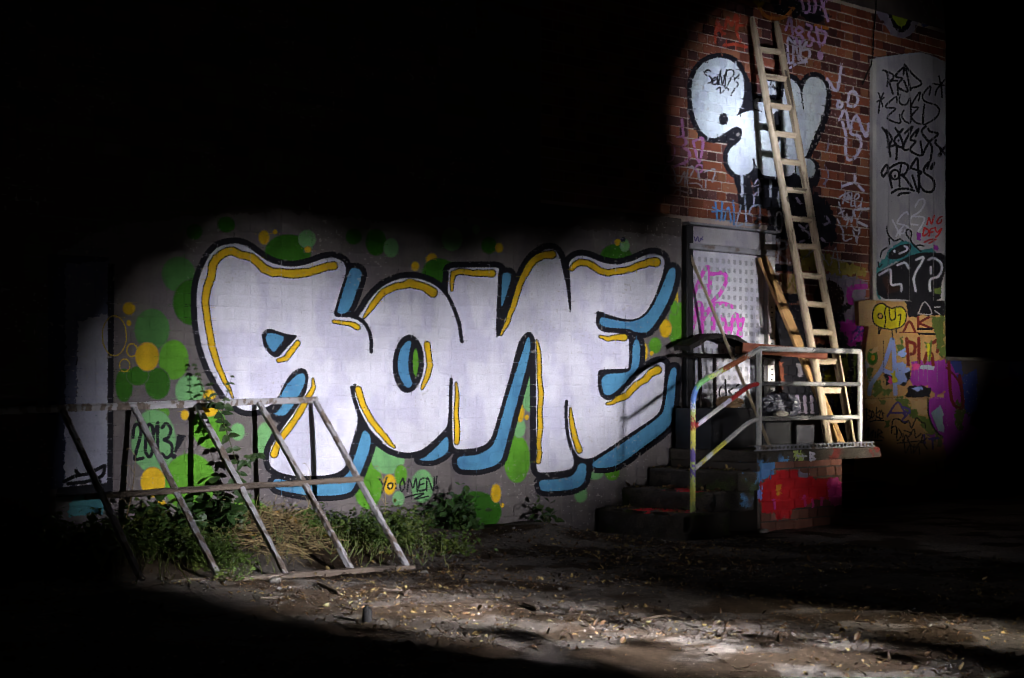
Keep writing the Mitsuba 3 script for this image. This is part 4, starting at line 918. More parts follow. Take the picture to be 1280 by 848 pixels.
Py.lines('black', 2.0, [(568, 445), (572, 560), (620, 670), (700, 725), (770, 660)], z=q5)
Py.poly('pale_cyan', q5([(590, 545), (655, 488), (680, 560), (682, 685), (640, 672)]), 0)
Py.lines('pale_cyan', 1.6, [(705, 560), (700, 640)], [(745, 600), (730, 670)], [(700, 545), (730, 550)], z=q5); Py.lines('purple', 2.0, [(690, 690), (690, 810)], [(740, 700), (765, 830)], [(720, 600), (690, 690)], z=q5)
Py.rough('pale_blue', q5([(500, 205), (612, 205), (606, 265), (594, 240), (505, 235)]), .7, 57); Py.rough('violet_blue', q5([(340, 190), (420, 190), (400, 250), (350, 250)]), 1, 58)
Py.rough('black', q5([(255, 250), (440, 250), (445, 300), (400, 350), (262, 345)]), 1.0, 59); Py.rough('violet_blue', q5([(330, 255), (400, 255), (420, 330), (340, 345)]), 1.0, 60)
Py.rough('crimson_pink', q5([(285, 290), (320, 300), (318, 340), (290, 340)]), .8, 61)
Py.rough('black', q5([(402, 432), (425, 362), (520, 352), (590, 370), (580, 430), (450, 440)]), .8, 62); Py.rough('violet_blue', q5([(440, 362), (520, 358), (530, 385), (470, 385)]), .8, 63)
Py.lines('violet_blue', 5.5, [(150, 412), (166, 340), (240, 232), (290, 100), (312, 25)], [(315, 30), (326, 130), (330, 300), (335, 412)], [(250, 242), (330, 270), (424, 240)], z=q5); Py.line('violet_blue', q5([(360, 130), (410, 90)]), 4)
Py.lines('dark_red', 4.2, [(415, 20), (426, 205)], [(420, 40), (472, 60), (466, 120), (428, 132)], [(500, 20), (502, 205)], [(540, 190), (560, 122), (592, 130), (602, 205)], [(600, 50), (642, 30), (632, 112)], z=q5)
for x in (470, 500, 532, 560, 630): Py.line('grey_lilac', q5([(x, 150 + x % 40), (x, 330 - x % 70)]), 0.5)
Py.lines('dark_brown', 0.6, [(215, 440), (630, 440)], [(252, 30), (255, 350)], z=q5)
for c_, q_ in (('ply_yellow', [(300, 250), (330, 240), (345, 320), (310, 330)]), ('moss', [(130, 220), (165, 215), (160, 300), (140, 320)]), ('moss', [(360, 20), (400, 10), (395, 60), (365, 70)]), ('ply_yellow', [(560, 60), (590, 60), (585, 150), (565, 150)]), ('violet_blue', [(355, 110), (400, 100), (410, 140), (370, 150)]),
               ('moss', [(100, 130), (125, 150), (120, 200), (100, 190)]), ('crimson_pink', [(450, 200), (500, 190), (510, 240), (460, 250)]), ('moss', [(620, 700), (680, 720), (660, 800), (630, 790)]), ('purple', [(560, 690), (640, 690), (600, 740)]), ('ply_pale', [(110, 450), (200, 446), (190, 480), (120, 482)]), ('ply_pale', [(150, 100), (210, 80), (225, 110), (170, 130)])):
    Py.rough(c_, q5(q_), 1.4, len(Py.l))
Py.lines('moss', 2.2, [(590, 40), (575, 180)], [(650, 40), (665, 150)], z=q5)
# bubble letters and black marks at the top
Py.poly('ply_yellow', q4([(224, 560), (230, 500), (262, 450), (320, 436), (352, 460), (400, 482), (430, 470), (490, 468), (530, 512), (526, 600), (482, 650), (400, 672), (300, 656), (240, 620)]), 2)
Py.lines('black', 1.5, [(224, 560), (230, 500), (262, 450), (320, 436), (352, 460), (400, 482), (430, 470), (490, 468), (530, 512), (526, 600), (482, 650), (400, 672), (300, 656), (240, 620), (224, 560)], [(350, 460), (334, 520), (345, 580), (335, 652)], [(375, 484), (388, 580), (432, 570), (430, 482)], [(460, 545), (482, 540), (470, 640)], [(284, 655), (278, 712)], [(302, 655), (285, 712)], [(400, 672), (412, 765)], [(440, 662), (442, 705)], z=q4)
Py.ring('black', *q4([(295, 550)])[0], 3.0, 3.4, 1.3); Py.oval('plywood', *q4([(295, 550)])[0], 2.2, 2.6)
Py.rough('black', q4([(522, 395), (900, 395), (900, 540), (660, 545), (640, 560), (560, 560), (540, 480)]), .8, 64)
Py.lines('tag_grey', 1.4, [(640, 530), (700, 420), (765, 530), (640, 530)], [(790, 470), (840, 468)], [(790, 500), (840, 535)], z=q4)
Py.lines('dark_red', 3.0, [(510, 690), (560, 600), (612, 690)], [(640, 560), (642, 670)], [(650, 610), (740, 560)], [(660, 620), (770, 665)], z=q4); Py.lines('black', 2.6, [(648, 712), (800, 716)], [(640, 668), (765, 668)], [(820, 660), (830, 840)], z=q4)
Py.line('dark_red', q4([(470, 700), (640, 702)]), 1.2)
Py.rough('moss', q4([(760, 560), (870, 560), (880, 800), (820, 848), (790, 700)]), 1.2, 65)
# pen tags
Py.lines('black', 1.4, [(132, 512), (134, 590)], [(120, 520), (162, 530), (134, 552), (164, 580), (130, 596)], [(170, 535), (168, 580), (188, 560), (175, 532)], [(205, 505), (198, 590)], [(225, 530), (200, 560), (232, 592)], [(238, 525), (222, 575), (250, 580), (240, 530)], [(122, 560), (118, 562)], [(155, 608), (200, 598), (252, 600)], [(252, 545), (256, 548)],
         [(120, 690), (150, 650), (140, 722), (182, 668), (170, 722)], [(196, 680), (196, 722)], [(210, 722), (216, 665), (242, 680), (215, 700), (255, 722)], [(160, 742), (242, 740)], [(120, 685), (116, 688)], [(246, 684), (242, 688)], [(150, 780), (152, 830)], [(175, 770), (172, 835)], [(200, 770), (210, 830)], [(235, 770), (232, 835)], [(150, 805), (240, 800)], z=q5)
Py.lines('ink_violet', 2.4, [(280, 570), (352, 470), (402, 540)], [(300, 545), (440, 545)], [(380, 500), (440, 530), (382, 600), (420, 610)], [(395, 545), (410, 535), (400, 560)], [(540, 700), (545, 760)], [(600, 720), (602, 800)], [(575, 730), (640, 725)], z=q5)
Py.lines('black', 1.5, [(310, 690), (318, 600), (360, 590), (400, 620), (430, 600), (450, 652), (470, 610), (490, 580), (520, 610), (545, 620), (550, 652)], [(310, 650), (340, 640), (352, 690), (330, 695)], [(345, 655), (350, 740), (380, 700), (360, 660)], [(390, 690), (392, 760), (410, 700), (430, 740)], [(400, 670), (450, 690), (420, 720)], [(440, 700), (470, 660), (480, 720), (520, 690)], [(350, 760), (540, 740)], [(400, 760), (410, 830), (440, 770), (450, 830)],
         [(470, 770), (465, 830), (500, 780), (510, 840)], [(530, 700), (520, 760), (560, 720)], [(420, 740), (470, 790), (520, 750), (560, 800)], z=q5)
zf6 = Z(960, 400, 4)
Py.lines('black', 1.7, [(885, 700), (890, 790)], [(925, 700), (890, 745), (930, 790)], [(940, 720), (930, 770), (945, 750)], [(965, 700), (960, 790), (985, 705), (965, 740)], [(840, 710), (850, 780)], z=zf6)
Py.rough('purple', [(1180, 470), (1200, 490), (1206, 520), (1190, 560), (1180, 556)], 1.6, 66)
Py.done()
ply_ = thing('plywood_board', 'ochre plywood board covered in spray paint below the pale panel', 'board')
g = Polygon([PX(*p, d=.05) for p in ((1073, 377), (1085, 375), (1120, 377), (1181, 376), (1182, 420), (1182.5, 520), (1183, 612), (1150, 610), (1072, 596), (1077, 470), (1086, 408), (1074, 407))])
for k, cut in enumerate((box(0, PX(1130, 498, .05)[1] + .0015, 30, 9), box(0, -1, 30, PX(1130, 498, .05)[1] - .0015))):
    pm = PM(); gg = g.intersection(cut); y = -0.05 + 0.003 * k
    b = gg.bounds
    for j in range(6):
        for q, c in Py.split(gg.intersection(box(b[0], b[1] + (b[3] - b[1]) * j / 6, b[2], b[1] + (b[3] - b[1]) * (j + 1) / 6)), IDX['plywood']): pm.poly(q, c, 0.5, lambda v: np.stack([v[:, 0], np.full(len(v), y), v[:, 1]], 1))
    ext = np.array(shapely.geometry.polygon.orient(gg).exterior.coords)
    for p, q in zip(ext, ext[1:]): pm.quad([(p[0], y, p[1]), (p[0], -0.006, p[1]), (q[0], -0.006, q[1]), (q[0], y, q[1])], IDX['plywood'], .4)
    put_pm(ply_, 'sheet', pm)

# thin black cable hanging down the bricks
P3 = lambda x, y, d: np.array([PX(x, y, d)[0], -d, PX(x, y, d)[1]])
solo('cable', tube([P3(1096, -30, .02), P3(1095, 10, .025), P3(1092, 45, .02), P3(1091, 70, .03), P3(1089, 82, .03), P3(1083, 94, .03), P3(1078, 106, .02)], 0.007, 6), 'mat_cable', 'thin black cable hanging on the bricks beside the top of the pale panel', 'cable')

# ================================================================= concrete stairs and landing
def patchy(pm, m, base, rules, tone=0.5):
    """A mesh face by face: rules give (paint, test) on face centres and normals."""
    c, n = m.triangles_center, m.face_normals
    col = np.full(len(c), IDX[base])
    for name, test in rules: col[test(c, n)] = IDX[name]
    v = m.triangles.reshape(-1, 3); f = np.arange(len(v)).reshape(-1, 3)
    uv = np.stack([np.repeat(col, 3), np.full(len(v), tone)], 1)
    pm.v.append(v); pm.f.append(f + pm.n); pm.uv.append(uv); pm.n += len(v)


blob = lambda c, f, s: meshkit.fbm(c * f + s, 3, int(s))
YF = -0.97
stair = thing('concrete_stairs', 'worn concrete steps with red painted treads climbing to a landing beside the wall', 'stairs')
SX = [9.19, 9.50, 9.80, 10.07]; SZ = [0.175, 0.325, 0.475]
for i in range(3):
    m = rough_box(SX[i], 10.10 if i == 2 else SX[i + 1] + 0.22, YF + 0.008 * i, -0.004, -0.12 if i == 0 else SZ[i - 1] - 0.012, SZ[i], step=0.018, amp=0.011, edge=0.022, seed=i + 2)
    pm = PM()
    patchy(pm, m, 'concrete', [('dark_tread', lambda c, n: (blob(c, 5, 3) > 0.5) & (n[:, 2] < 0.5)),
                               ('red', lambda c, n: (n[:, 2] > 0.6) & (blob(c, 9, 9) > 0.45) & (c[:, 1] > YF + 0.16) & (c[:, 1] < -0.32) & (i < 2)),
                               ('sky_blue', lambda c, n: (n[:, 1] < -0.6) & (c[:, 0] > 9.72) & (blob(c, 7, 5) + (c[:, 0] - 9.9) > 0.50))])
    put_pm(stair, 'step', pm, 'mat_concrete')
LX0, LX1, LZ = 10.07, 11.63, 0.628
m = rough_box(LX0, LX1 + 0.10, YF - 0.015, -0.012, 0.535, LZ, step=0.024, amp=0.004, edge=0.012, seed=9)
pm = PM()
patchy(pm, m, 'concrete', [('sky_blue', lambda c, n: (n[:, 1] < -0.6) & (c[:, 0] < 10.42) & (blob(c, 8, 11) > 0.42)), ('rail_lime', lambda c, n: (n[:, 1] < -0.6) & (abs(c[:, 0] - 10.56) < 0.10) & (blob(c, 14, 4) > 0.5)),
                           ('dark_red', lambda c, n: (n[:, 1] < -0.6) & (c[:, 0] > 10.9) & (blob(c, 9, 6) > 0.52))])
put_pm(stair, 'landing_slab', pm, 'mat_concrete')
# lettering on the slab edge
SA = Art(0.985 + 0.004); zs = Z(820, 380, 4)
SA.lines('tag_white', 1.6, [(705, 752), (712, 770)], [(700, 760), (752, 762)], [(730, 752), (735, 772)], z=zs, smooth=0)
SA.lines('tag_white', 2.4, [(768, 742), (770, 784)], [(768, 744), (790, 750), (770, 762), (794, 774), (772, 784)], z=zs, smooth=1)
SA.done()
pm = PM()
for g_, c_ in zip(SA.g, SA.c): pm.poly(g_, c_, .5, lambda v: np.stack([v[:, 0], np.full(len(v), -0.9935), v[:, 1]], 1))
put_pm(stair, 'painted_letter', pm)
# brick base of the landing
BA = Art(0.95); zl = Z(820, 500, 4)
BA.rough('sky_blue', zl([(520, 260), (640, 262), (640, 300), (590, 310), (590, 370), (530, 410), (420, 480), (400, 470), (430, 380), (520, 360)]), 1.0, 70)
BA.rough('red', zl([(500, 440), (560, 390), (610, 360), (670, 350), (745, 368), (800, 398), (880, 396), (915, 430), (905, 500), (790, 500), (735, 535), (690, 545), (665, 600), (640, 585), (610, 608), (590, 560), (545, 575), (520, 520)]), 1.3, 71)
BA.rough('crimson_pink', zl([(860, 400), (900, 388), (945, 430), (940, 520), (880, 530), (860, 480)]), 1.6, 72)
for s in ([(740, 480), (745, 530)], [(780, 500), (785, 535)], [(830, 490), (825, 525)], [(590, 500), (595, 545)], [(880, 430), (910, 480), (890, 520)], [(925, 420), (930, 500)]): BA.line('crimson_pink', zl(s), 3.2)
BA.rough('ember', zl([(595, 425), (625, 420), (628, 470), (605, 480)]), .8, 73); BA.rough('grey_lilac', zl([(700, 360), (770, 365), (760, 390), (720, 385)]), .8, 74)
BA.rough('violet_blue', zl([(498, 440), (530, 430), (530, 500), (500, 495)]), .8, 75)
BA.done()
rects = courses(10.10, 11.2, -0.02, 0.53, 'english')
masonry(stair, BA, rects, IDX['tan_red'], -0.95, jit=0.006, mood=lambda r: IDX['tan_red'])
pm = PM(); plane_into(pm, BA, 10.07, 11.2, -0.1, 0.535, -0.942, IDX['concrete'], 0.5)
pm.solid(trimesh.creation.box((1.13, 0.9, 0.64), trimesh.transformations.translation_matrix((10.635, -0.487, 0.213))), IDX['concrete'])
put_pm(stair, 'base', pm, 'mat_wall')
part(stair, 'edge_grating', (lambda b: [b.box(10.0 + i * 0.052 + 0.03, 10.0 + i * 0.052 + 0.052, -0.972, -0.964, LZ + 0.014, LZ + 0.034) for i in range(31)] and b.box(10.0, 11.64, -0.972, -0.964, LZ + 0.034, LZ + 0.046).box(10.0, 11.64, -0.972, -0.964, LZ + 0.003, LZ + 0.014).box(10.0, 11.64, -0.9635, -0.90, LZ + 0.042, LZ + 0.046))(MB()).mesh(), 'mat_metal', label='perforated steel strip along the edge of the landing')


# ================================================================= handrail
def rail_mesh(pm, pts, r, bands, sides=12, per=0.02):
    """A painted pipe: bands = [(fraction, paint)] along its length."""
    p = np.asarray(pts, float)
    s = np.r_[0, np.cumsum(np.linalg.norm(np.diff(p, axis=0), axis=1))]
    n = max(2, int(s[-1] / per)); t = np.linspace(0, s[-1], n + 1)
    q = np.stack([np.interp(t, s, p[:, k]) for k in range(3)], 1)
    m = tube(q, r, sides)
    f = np.array(m.faces); v = np.array(m.vertices)
    c = v[f].mean(1); near = ((c[:, None, :] - q[None, ::1, :]) ** 2).sum(-1).argmin(1) / n
    ang = np.random.default_rng(len(q)).normal(0, 0.012, len(f))
    col = np.zeros(len(f), int)
    for a, name in bands: col[near + ang >= a] = IDX[name]
    vv = v[f].reshape(-1, 3)
    pm.v.append(vv); pm.f.append(np.arange(len(vv)).reshape(-1, 3) + pm.n); pm.uv.append(np.stack([np.repeat(col, 3), np.full(len(vv), .5)], 1)); pm.n += len(vv)


def bend(p, k=0.12, n=6):
    """Rounds the inner corners of a polyline."""
    p = [np.asarray(q, float) for q in p]; out = [p[0]]
    for a, b, c in zip(p, p[1:], p[2:]):
        u, w = (a - b) / np.linalg.norm(a - b), (c - b) / np.linalg.norm(c - b)
        s, e = b + u * k, b + w * k
        out += [(1 - t) ** 2 * s + 2 * t * (1 - t) * b + t * t * e for t in np.linspace(0, 1, n)]
    return out + [p[-1]]


rail = thing('handrail', 'painted steel pipe handrail with a slope over the steps and three bars round the landing', 'handrail')
YR = -0.90; pa, pb_, pc = 9.335, 10.145, 11.525
zr = (1.445, 1.165, 0.885)
RR = 0.0215
pm = PM(); rail_mesh(pm, bend([(pa, YR, 0.165), (pa + .005, YR, 1.14), (pb_ + 0.02, YR, zr[0])], 0.14), RR, [(0, 'rail_lime'), (.05, 'rail_yellow'), (.13, 'rail_lime'), (.16, 'rail_purple'), (.20, 'rail_lime'), (.22, 'rail_purple'), (.27, 'rail_yellow'), (.36, 'rail_red'), (.40, 'rail_lime'), (.44, 'pale_lilac'), (.46, 'rail_blue'), (.53, 'pale_green'), (.63, 'rail_lime'), (.66, 'rail_grey'), (.70, 'rail_lime'), (.72, 'rail_brown'), (.90, 'rail_grey')])
put_pm(rail, 'stair_rail', pm, 'mat_rail', label='stair rail with its lower post striped in yellow, purple, red and blue')
pm = PM(); rail_mesh(pm, bend([(pa + .02, YR, 0.83), (pb_ - 0.12, YR, 1.15), (pb_ + .01, YR, zr[1])], 0.08), RR * .82, [(0, 'rail_red'), (.05, 'pale_lilac'), (.18, 'rail_grey'), (.42, 'pale_lilac'), (.55, 'rail_red')]); put_pm(rail, 'stair_bar', pm, 'mat_rail', label='middle stair bar, white below and dark red above')
pm = PM(); rail_mesh(pm, bend([(pa + .02, YR, 0.51), (pb_ - 0.12, YR, 0.865), (pb_ + .01, YR, zr[2])], 0.08), RR * .82, [(0, 'rail_grey'), (.10, 'rail_yellow'), (.16, 'rail_white'), (.26, 'rail_yellow'), (.46, 'rail_grey')]); put_pm(rail, 'stair_bar', pm, 'mat_rail', label='lowest stair bar with yellow paint')
pm = PM(); rail_mesh(pm, [(pb_, YR, LZ), (pb_, YR, zr[0])], RR * 1.1, [(0, 'rail_grey')]); put_pm(rail, 'post', pm, 'mat_rail')
pm = PM(); rail_mesh(pm, [(pc, YR, LZ), (pc, YR, zr[0] - 0.005)], RR * .95, [(0, 'rail_white')]); put_pm(rail, 'post', pm, 'mat_rail', label='white end post')
for z, b in zip(zr, ([(0, 'rail_grey'), (.5, 'rail_dark'), (.72, 'rail_grey'), (.8, 'rail_dark'), (.9, 'rail_grey')], [(0, 'rail_dark'), (.18, 'rail_grey'), (.22, 'rail_dark'), (.30, 'rail_grey'), (.62, 'rail_dark')], [(0, 'rail_grey'), (.45, 'rail_dark'), (.7, 'rail_grey')])):
    pm = PM(); rail_mesh(pm, [(pb_ + .015, YR, z), (pc, YR, z)], RR if z > 1.4 else RR * .85, b); put_pm(rail, 'landing_bar', pm, 'mat_rail')

# ================================================================= ladder
lad = thing('ladder', 'long pale wooden ladder with flat rungs leaning on the brick wall from the landing', 'ladder')
f1, f2 = np.array([11.225, -0.80, LZ]), np.array([11.565, -0.80, LZ])
t1, t2 = np.array([11.13, -0.045, 4.385]), np.array([11.475, -0.045, 4.405])


def pole_rail(a, b, seed):
    n = 40; r = np.random.default_rng(seed)
    pts = [a + (b - a) * i / n for i in range(n + 1)]
    w = np.cumsum(r.normal(0, 1, (n + 1, 2)), 0); w -= np.linspace(0, 1, n + 1)[:, None] * w[-1]
    k = np.arange(12) * 2 * np.pi / 12
    ring = np.stack([np.cos(k) * 0.040, np.sin(k) * 0.034], 1)
    def ring_of(i):
        q = ring * (1.04 - 0.16 * i / n) * (1 + 0.02 * r.normal()) + w[i] * 0.0012
        if i == 0: q = q * 0.92
        if i == n: q = q * 0.75
        return q
    return sweep(pts, ring_of)


part(lad, 'side_rail', pole_rail(f1, t1, 1), 'mat_ladder', smooth=35); part(lad, 'side_rail', pole_rail(f2, t2, 2), 'mat_ladder', smooth=35)
NR = 14
for i in range(NR):
    t = 0.062 + i * (0.925 - 0.062) / (NR - 1) + rng.gauss(0, .0012)
    a, b = f1 + (t1 - f1) * t, f2 + (t2 - f2) * t
    b = b + np.array([0, 0, rng.gauss(0, .004)])
    part(lad, 'rung', worn_bar(a + [-.01, -0.004, 0], b + [.01, -0.004, 0], 0.030, 0.050, n=6, rough=.0015, seed=i, up=(0, -.2, .98)), 'mat_rung')

# ================================================================= things on the landing
solo('wooden_plank', worn_bar(P3(953, 322, .055) + [0, 0, 0], (11.66, -0.60, LZ + 0.018), 0.15, 0.026, up=(0.1, -1, 0.33), n=20, rough=.002, seed=5), 'mat_plank', 'long brown wooden plank leaning against the door edge behind the ladder', 'plank')
solo('wooden_pole', worn_bar(P3(862, 318, .045), (10.65, -0.62, LZ + 0.01), 0.030, 0.026, n=20, rough=.002, seed=6), 'mat_pole', 'thin pale wooden stick leaning from the landing to the top left of the door', 'stick')
cab = thing('cabinet', 'low black cabinet with a seam down its front, behind the ladder foot', 'cabinet')
part(cab, 'body', MB().box(10.80, 11.62, -0.43, -0.06, LZ, 0.875).mesh(), 'mat_cabinet')
part(cab, 'front', MB().box(10.815, 11.19, -0.443, -0.432, LZ + .02, 0.865).mesh(), 'mat_cabinet_dark'); part(cab, 'front', MB().box(11.20, 11.60, -0.443, -0.432, LZ + .02, 0.865).mesh(), 'mat_cabinet')
cab2 = thing('cabinet', 'taller black box beside the steel door, behind the sloping handrail', 'cabinet')
part(cab2, 'body', MB().box(10.10, 10.755, -0.44, -0.06, LZ, 0.965).mesh(), 'mat_cabinet_dark'); part(cab2, 'front', MB().box(10.12, 10.735, -0.452, -0.442, LZ + .03, 0.945).mesh(), 'mat_cabinet_dark')
solo('cloth_bundle', lumpy((0.46, 0.30, 0.25), (11.24, -0.25, 0.97), .13, 3, 5, 4.2), 'mat_sack', 'dark crumpled cloth bundle lying on the low black cabinet', 'cloth', smooth=40)
solo('wood_block', lumpy((0.17, 0.10, 0.065), (11.10, -0.385, 0.905), .06, 8, 3, 2.2, .15), 'mat_stone', 'small rough block at the front edge of the low black cabinet', 'block', smooth=30)
solo('crumpled_paper', lumpy((0.30, 0.18, 0.11), (10.50, -0.30, 1.01), .12, 12, 4, 4.5), 'mat_card', 'crumpled tan scrap on the taller black box', 'scrap', smooth=False)
ben = thing('burnt_table', 'charred black table with thin legs standing against the steel door', 'table')
part(ben, 'table_top', rough_box(10.06, 11.30, -0.30, -0.075, 1.385, 1.42, step=.03, amp=.004, edge=.008, seed=21), 'mat_char')
for x, y in ((10.36, -0.27), (11.20, -0.27), (10.36, -0.11), (11.20, -0.11)):
    part(ben, 'leg', worn_bar((x, y, 0.967 if x < 10.8 else LZ), (x - .01, y, 1.39), 0.024, 0.024, n=8, rough=.003, seed=int(x * 10 + y * 100)), 'mat_char')
arch = sweep([(10.02 + .1 * i, -0.2, 1.44 + 0.13 * math.sin(math.pi * (i + .4) / 9.5)) for i in range(9)], lambda i: np.array([[-.09, -.018], [.09, -.016], [.085, .02], [-.085, .024]]) * (1 + .18 * math.sin(i * 2.3)))
solo('burnt_board', arch, 'mat_char', 'bowed charred board lying on the burnt table', 'board')
solo('cardboard_piece', rough_box(10.76, 11.02, -0.27, -0.12, 1.422, 1.50, step=.04, amp=.006, edge=.006, seed=23), 'mat_card', 'brown cardboard piece on the burnt table', 'cardboard')
beam = thing('timber_beam', 'reddish brown timber beam with a red end, lying from the table to the ladder', 'beam')
part(beam, 'length', worn_bar((10.68, -0.30, 1.475), (11.175, -0.80, 1.415), 0.075, 0.085, n=10, rough=.003, seed=31), 'mat_beam')
pm = PM(); pm.solid(worn_bar((11.176, -0.801, 1.415), (11.182, -0.807, 1.4145), 0.07, 0.08, n=2, rough=.001, seed=3), IDX['rail_brown']); put_pm(beam, 'end_grain', pm, label='red sawn end of the beam')

# ================================================================= leaning timber frame
fr = thing('timber_frame', 'old flaking timber lattice frame leaning from the ground to the painted wall', 'frame')
GZ = lambda x: float(np.interp(x, [4.5, 5.0, 6.4], [0.075, 0.05, 0.012]))
tops = [(4.56, 1.0), (5.04, 1.01), (5.49, 1.022), (5.96, 1.035), (6.415, 1.045)]
feet = [4.54, 5.04, 5.50, 5.99, 6.43]
part(fr, 'top_rail', worn_bar((4.0, -0.035, 0.985), (6.44, -0.035, 1.047), 0.045, 0.042, n=60, rough=.003, seed=41), 'mat_frame')
for k, ((xt, zt_), xf) in enumerate(zip(tops, feet)):
    part(fr, 'slat', worn_bar((xf, -1.02, GZ(xf) - 0.02), (xt, -0.062, zt_ - .012), 0.036, 0.030, up=(0, -1, 1), n=46, rough=.0035, seed=50 + k), 'mat_frame')
part(fr, 'mid_rail', worn_bar((4.45, -0.545, 0.500), (6.44, -0.545, 0.528), 0.030, 0.034, n=60, rough=.003, seed=61), 'mat_frame_raw')
part(fr, 'bottom_rail', worn_bar((4.0, -1.03, 0.050), (6.47, -1.03, -0.016), 0.050, 0.030, n=60, rough=.004, seed=62), 'mat_frame_raw')


# ================================================================= ground
def ground_z(x, y):
    x, y = np.asarray(x, float), np.asarray(y, float)
    s = lambda a, b, v: np.clip((v - a) / (b - a), 0, 1) ** 2 * (3 - 2 * np.clip((v - a) / (b - a), 0, 1))
    z = 0.13 * s(-0.95, -0.15, y) * s(9.1, 8.4, x) + np.interp(x, [2, 4.5, 5.0, 6.4], [0.10, 0.06, 0.04, 0.0]) * s(-5, -1.2, y)
    z = z + 0.20 * np.exp(-((x - 5.85) / 0.34) ** 2 - ((y + 0.22) / 0.28) ** 2)
    near = np.exp(-((x - 6) / 14) ** 2 - ((y + 3) / 14) ** 2)
    p = np.stack([x, y, np.zeros_like(x)], -1)
    z = z + near * ((meshkit.fbm(p * 1.1, 3, 1) - .5) * 0.05 + (meshkit.fbm(p * 5.0, 4, 2) - .5) * 0.030) - 0.012
    return z


def axis(lo, hi, step, far):
    a = np.arange(lo, hi + 1e-9, step); g = step; out_l, out_h = [], []
    l, h = lo, hi
    while h < far: g *= 1.25; l -= g; h += g; out_l.append(l); out_h.append(h)
    return np.r_[out_l[::-1], a, out_h]


gx, gy = axis(2.2, 10.5, 0.028, 1500), axis(-7.2, 0.1, 0.028, 1500)
XX, YY = np.meshgrid(gx, gy, indexing='ij'); ZZ = ground_z(XX, YY)
V = np.stack([XX, YY, ZZ], -1).reshape(-1, 3); ny = len(gy)
I, J = np.meshgrid(np.arange(len(gx) - 1), np.arange(ny - 1), indexing='ij'); a = (I * ny + J).ravel()
scene['ground'] = mikit.ply((V, np.vstack([np.stack([a, a + ny, a + ny + 1], 1), np.stack([a, a + ny + 1, a + 1], 1)])), 'mat_ground', True)
labels['ground'] = {'label': 'trodden dirt and old asphalt strewn with leaves and grit in front of the wall', 'kind': 'structure'}


def PG(x, y):
    """A survey point on the ground."""
    z = 0.0
    for _ in range(6):
        t = (1.1 - z) * 2000 / (y - 490); q = EYE + t * (FW + (x - 640) / 2000 * RT); z = float(ground_z(q[0], q[1]))
    return np.array([q[0], q[1], z])


def soup(protos, pos, rot, scl):
    """Many small copies in one mesh: protos (v, f), positions, rotation matrices, scales."""
    V, F, n = [], [], 0
    for i in range(len(pos)):
        v, f = protos[i % len(protos)]
        V.append((v * scl[i]) @ rot[i].T + pos[i]); F.append(f + n); n += len(v)
    return np.vstack(V), np.vstack(F)


def rots(n, tilt, r):
    a = r.uniform(0, 2 * np.pi, n); b = r.normal(0, tilt, n); c = r.normal(0, tilt, n)
    out = np.empty((n, 3, 3))
    for i in range(n):
        ca, sa, cb, sb, cc, sc = math.cos(a[i]), math.sin(a[i]), math.cos(b[i]), math.sin(b[i]), math.cos(c[i]), math.sin(c[i])
        out[i] = np.array([[ca, -sa, 0], [sa, ca, 0], [0, 0, 1]]) @ np.array([[1, 0, 0], [0, cb, -sb], [0, sb, cb]]) @ np.array([[cc, 0, sc], [0, 1, 0], [-sc, 0, cc]])
    return out


def leaf(shape, curl=0.12, fold=0.10):
    """A leaf along +x: half outline (x, half width), folded on its midrib and curled."""
    s = np.array(shape, float); n = len(s)
    mid = np.stack([s[:, 0], s[:, 0] * 0, -curl * s[:, 0] ** 2], 1)
    L = np.stack([s[:, 0], s[:, 1], fold * s[:, 1] * 2 - curl * s[:, 0] ** 2], 1); Rr = L * [1, -1, 1]
    V = np.vstack([mid, L, Rr]); F = []
    for i in range(n - 1):
        F += [[i, i + 1, n + i + 1], [i, n + i + 1, n + i], [i, 2 * n + i + 1, i + 1], [i, 2 * n + i, 2 * n + i + 1]]
    return V, np.array(F)


OVATE = [(0, .02), (.18, .26), (.45, .30), (.75, .17), (1, 0)]
TOOTH = [(0, .02), (.12, .24), (.22, .22), (.32, .34), (.45, .27), (.58, .30), (.72, .17), (.84, .15), (1, 0)]
LOBED = [(0, .04), (.05, .36), (.22, .52), (.26, .30), (.45, .44), (.55, .22), (.78, .20), (1, 0)]
LEAVES = [leaf(TOOTH, .15, .12), leaf(OVATE, .1, .16), leaf(TOOTH, .3, .05)]
DRY = [leaf(OVATE, .5, .3), leaf(TOOTH, -.4, .35), leaf(OVATE, .2, -.3), leaf([(0, .02), (.3, .14), (.6, .16), (1, 0)], .6, .5)]


def scatter(n, r, area):
    pts = []
    while len(pts) < n:
        p = area(r)
        if p is not None: pts.append(p)
    p = np.array(pts); return np.stack([p[:, 0], p[:, 1], ground_z(p[:, 0], p[:, 1])], 1)


def lit_area(r):
    x, y = r.uniform(2.8, 9.6), r.uniform(-6.6, -0.3)
    if x > 9.0 and y > -1.15: return None
    # litter lies in drifts
    if meshkit.noise(np.array([x * 1.4, y * 1.4, 3.0]), 5) < r.uniform(0.1, 0.8): return None
    return x, y


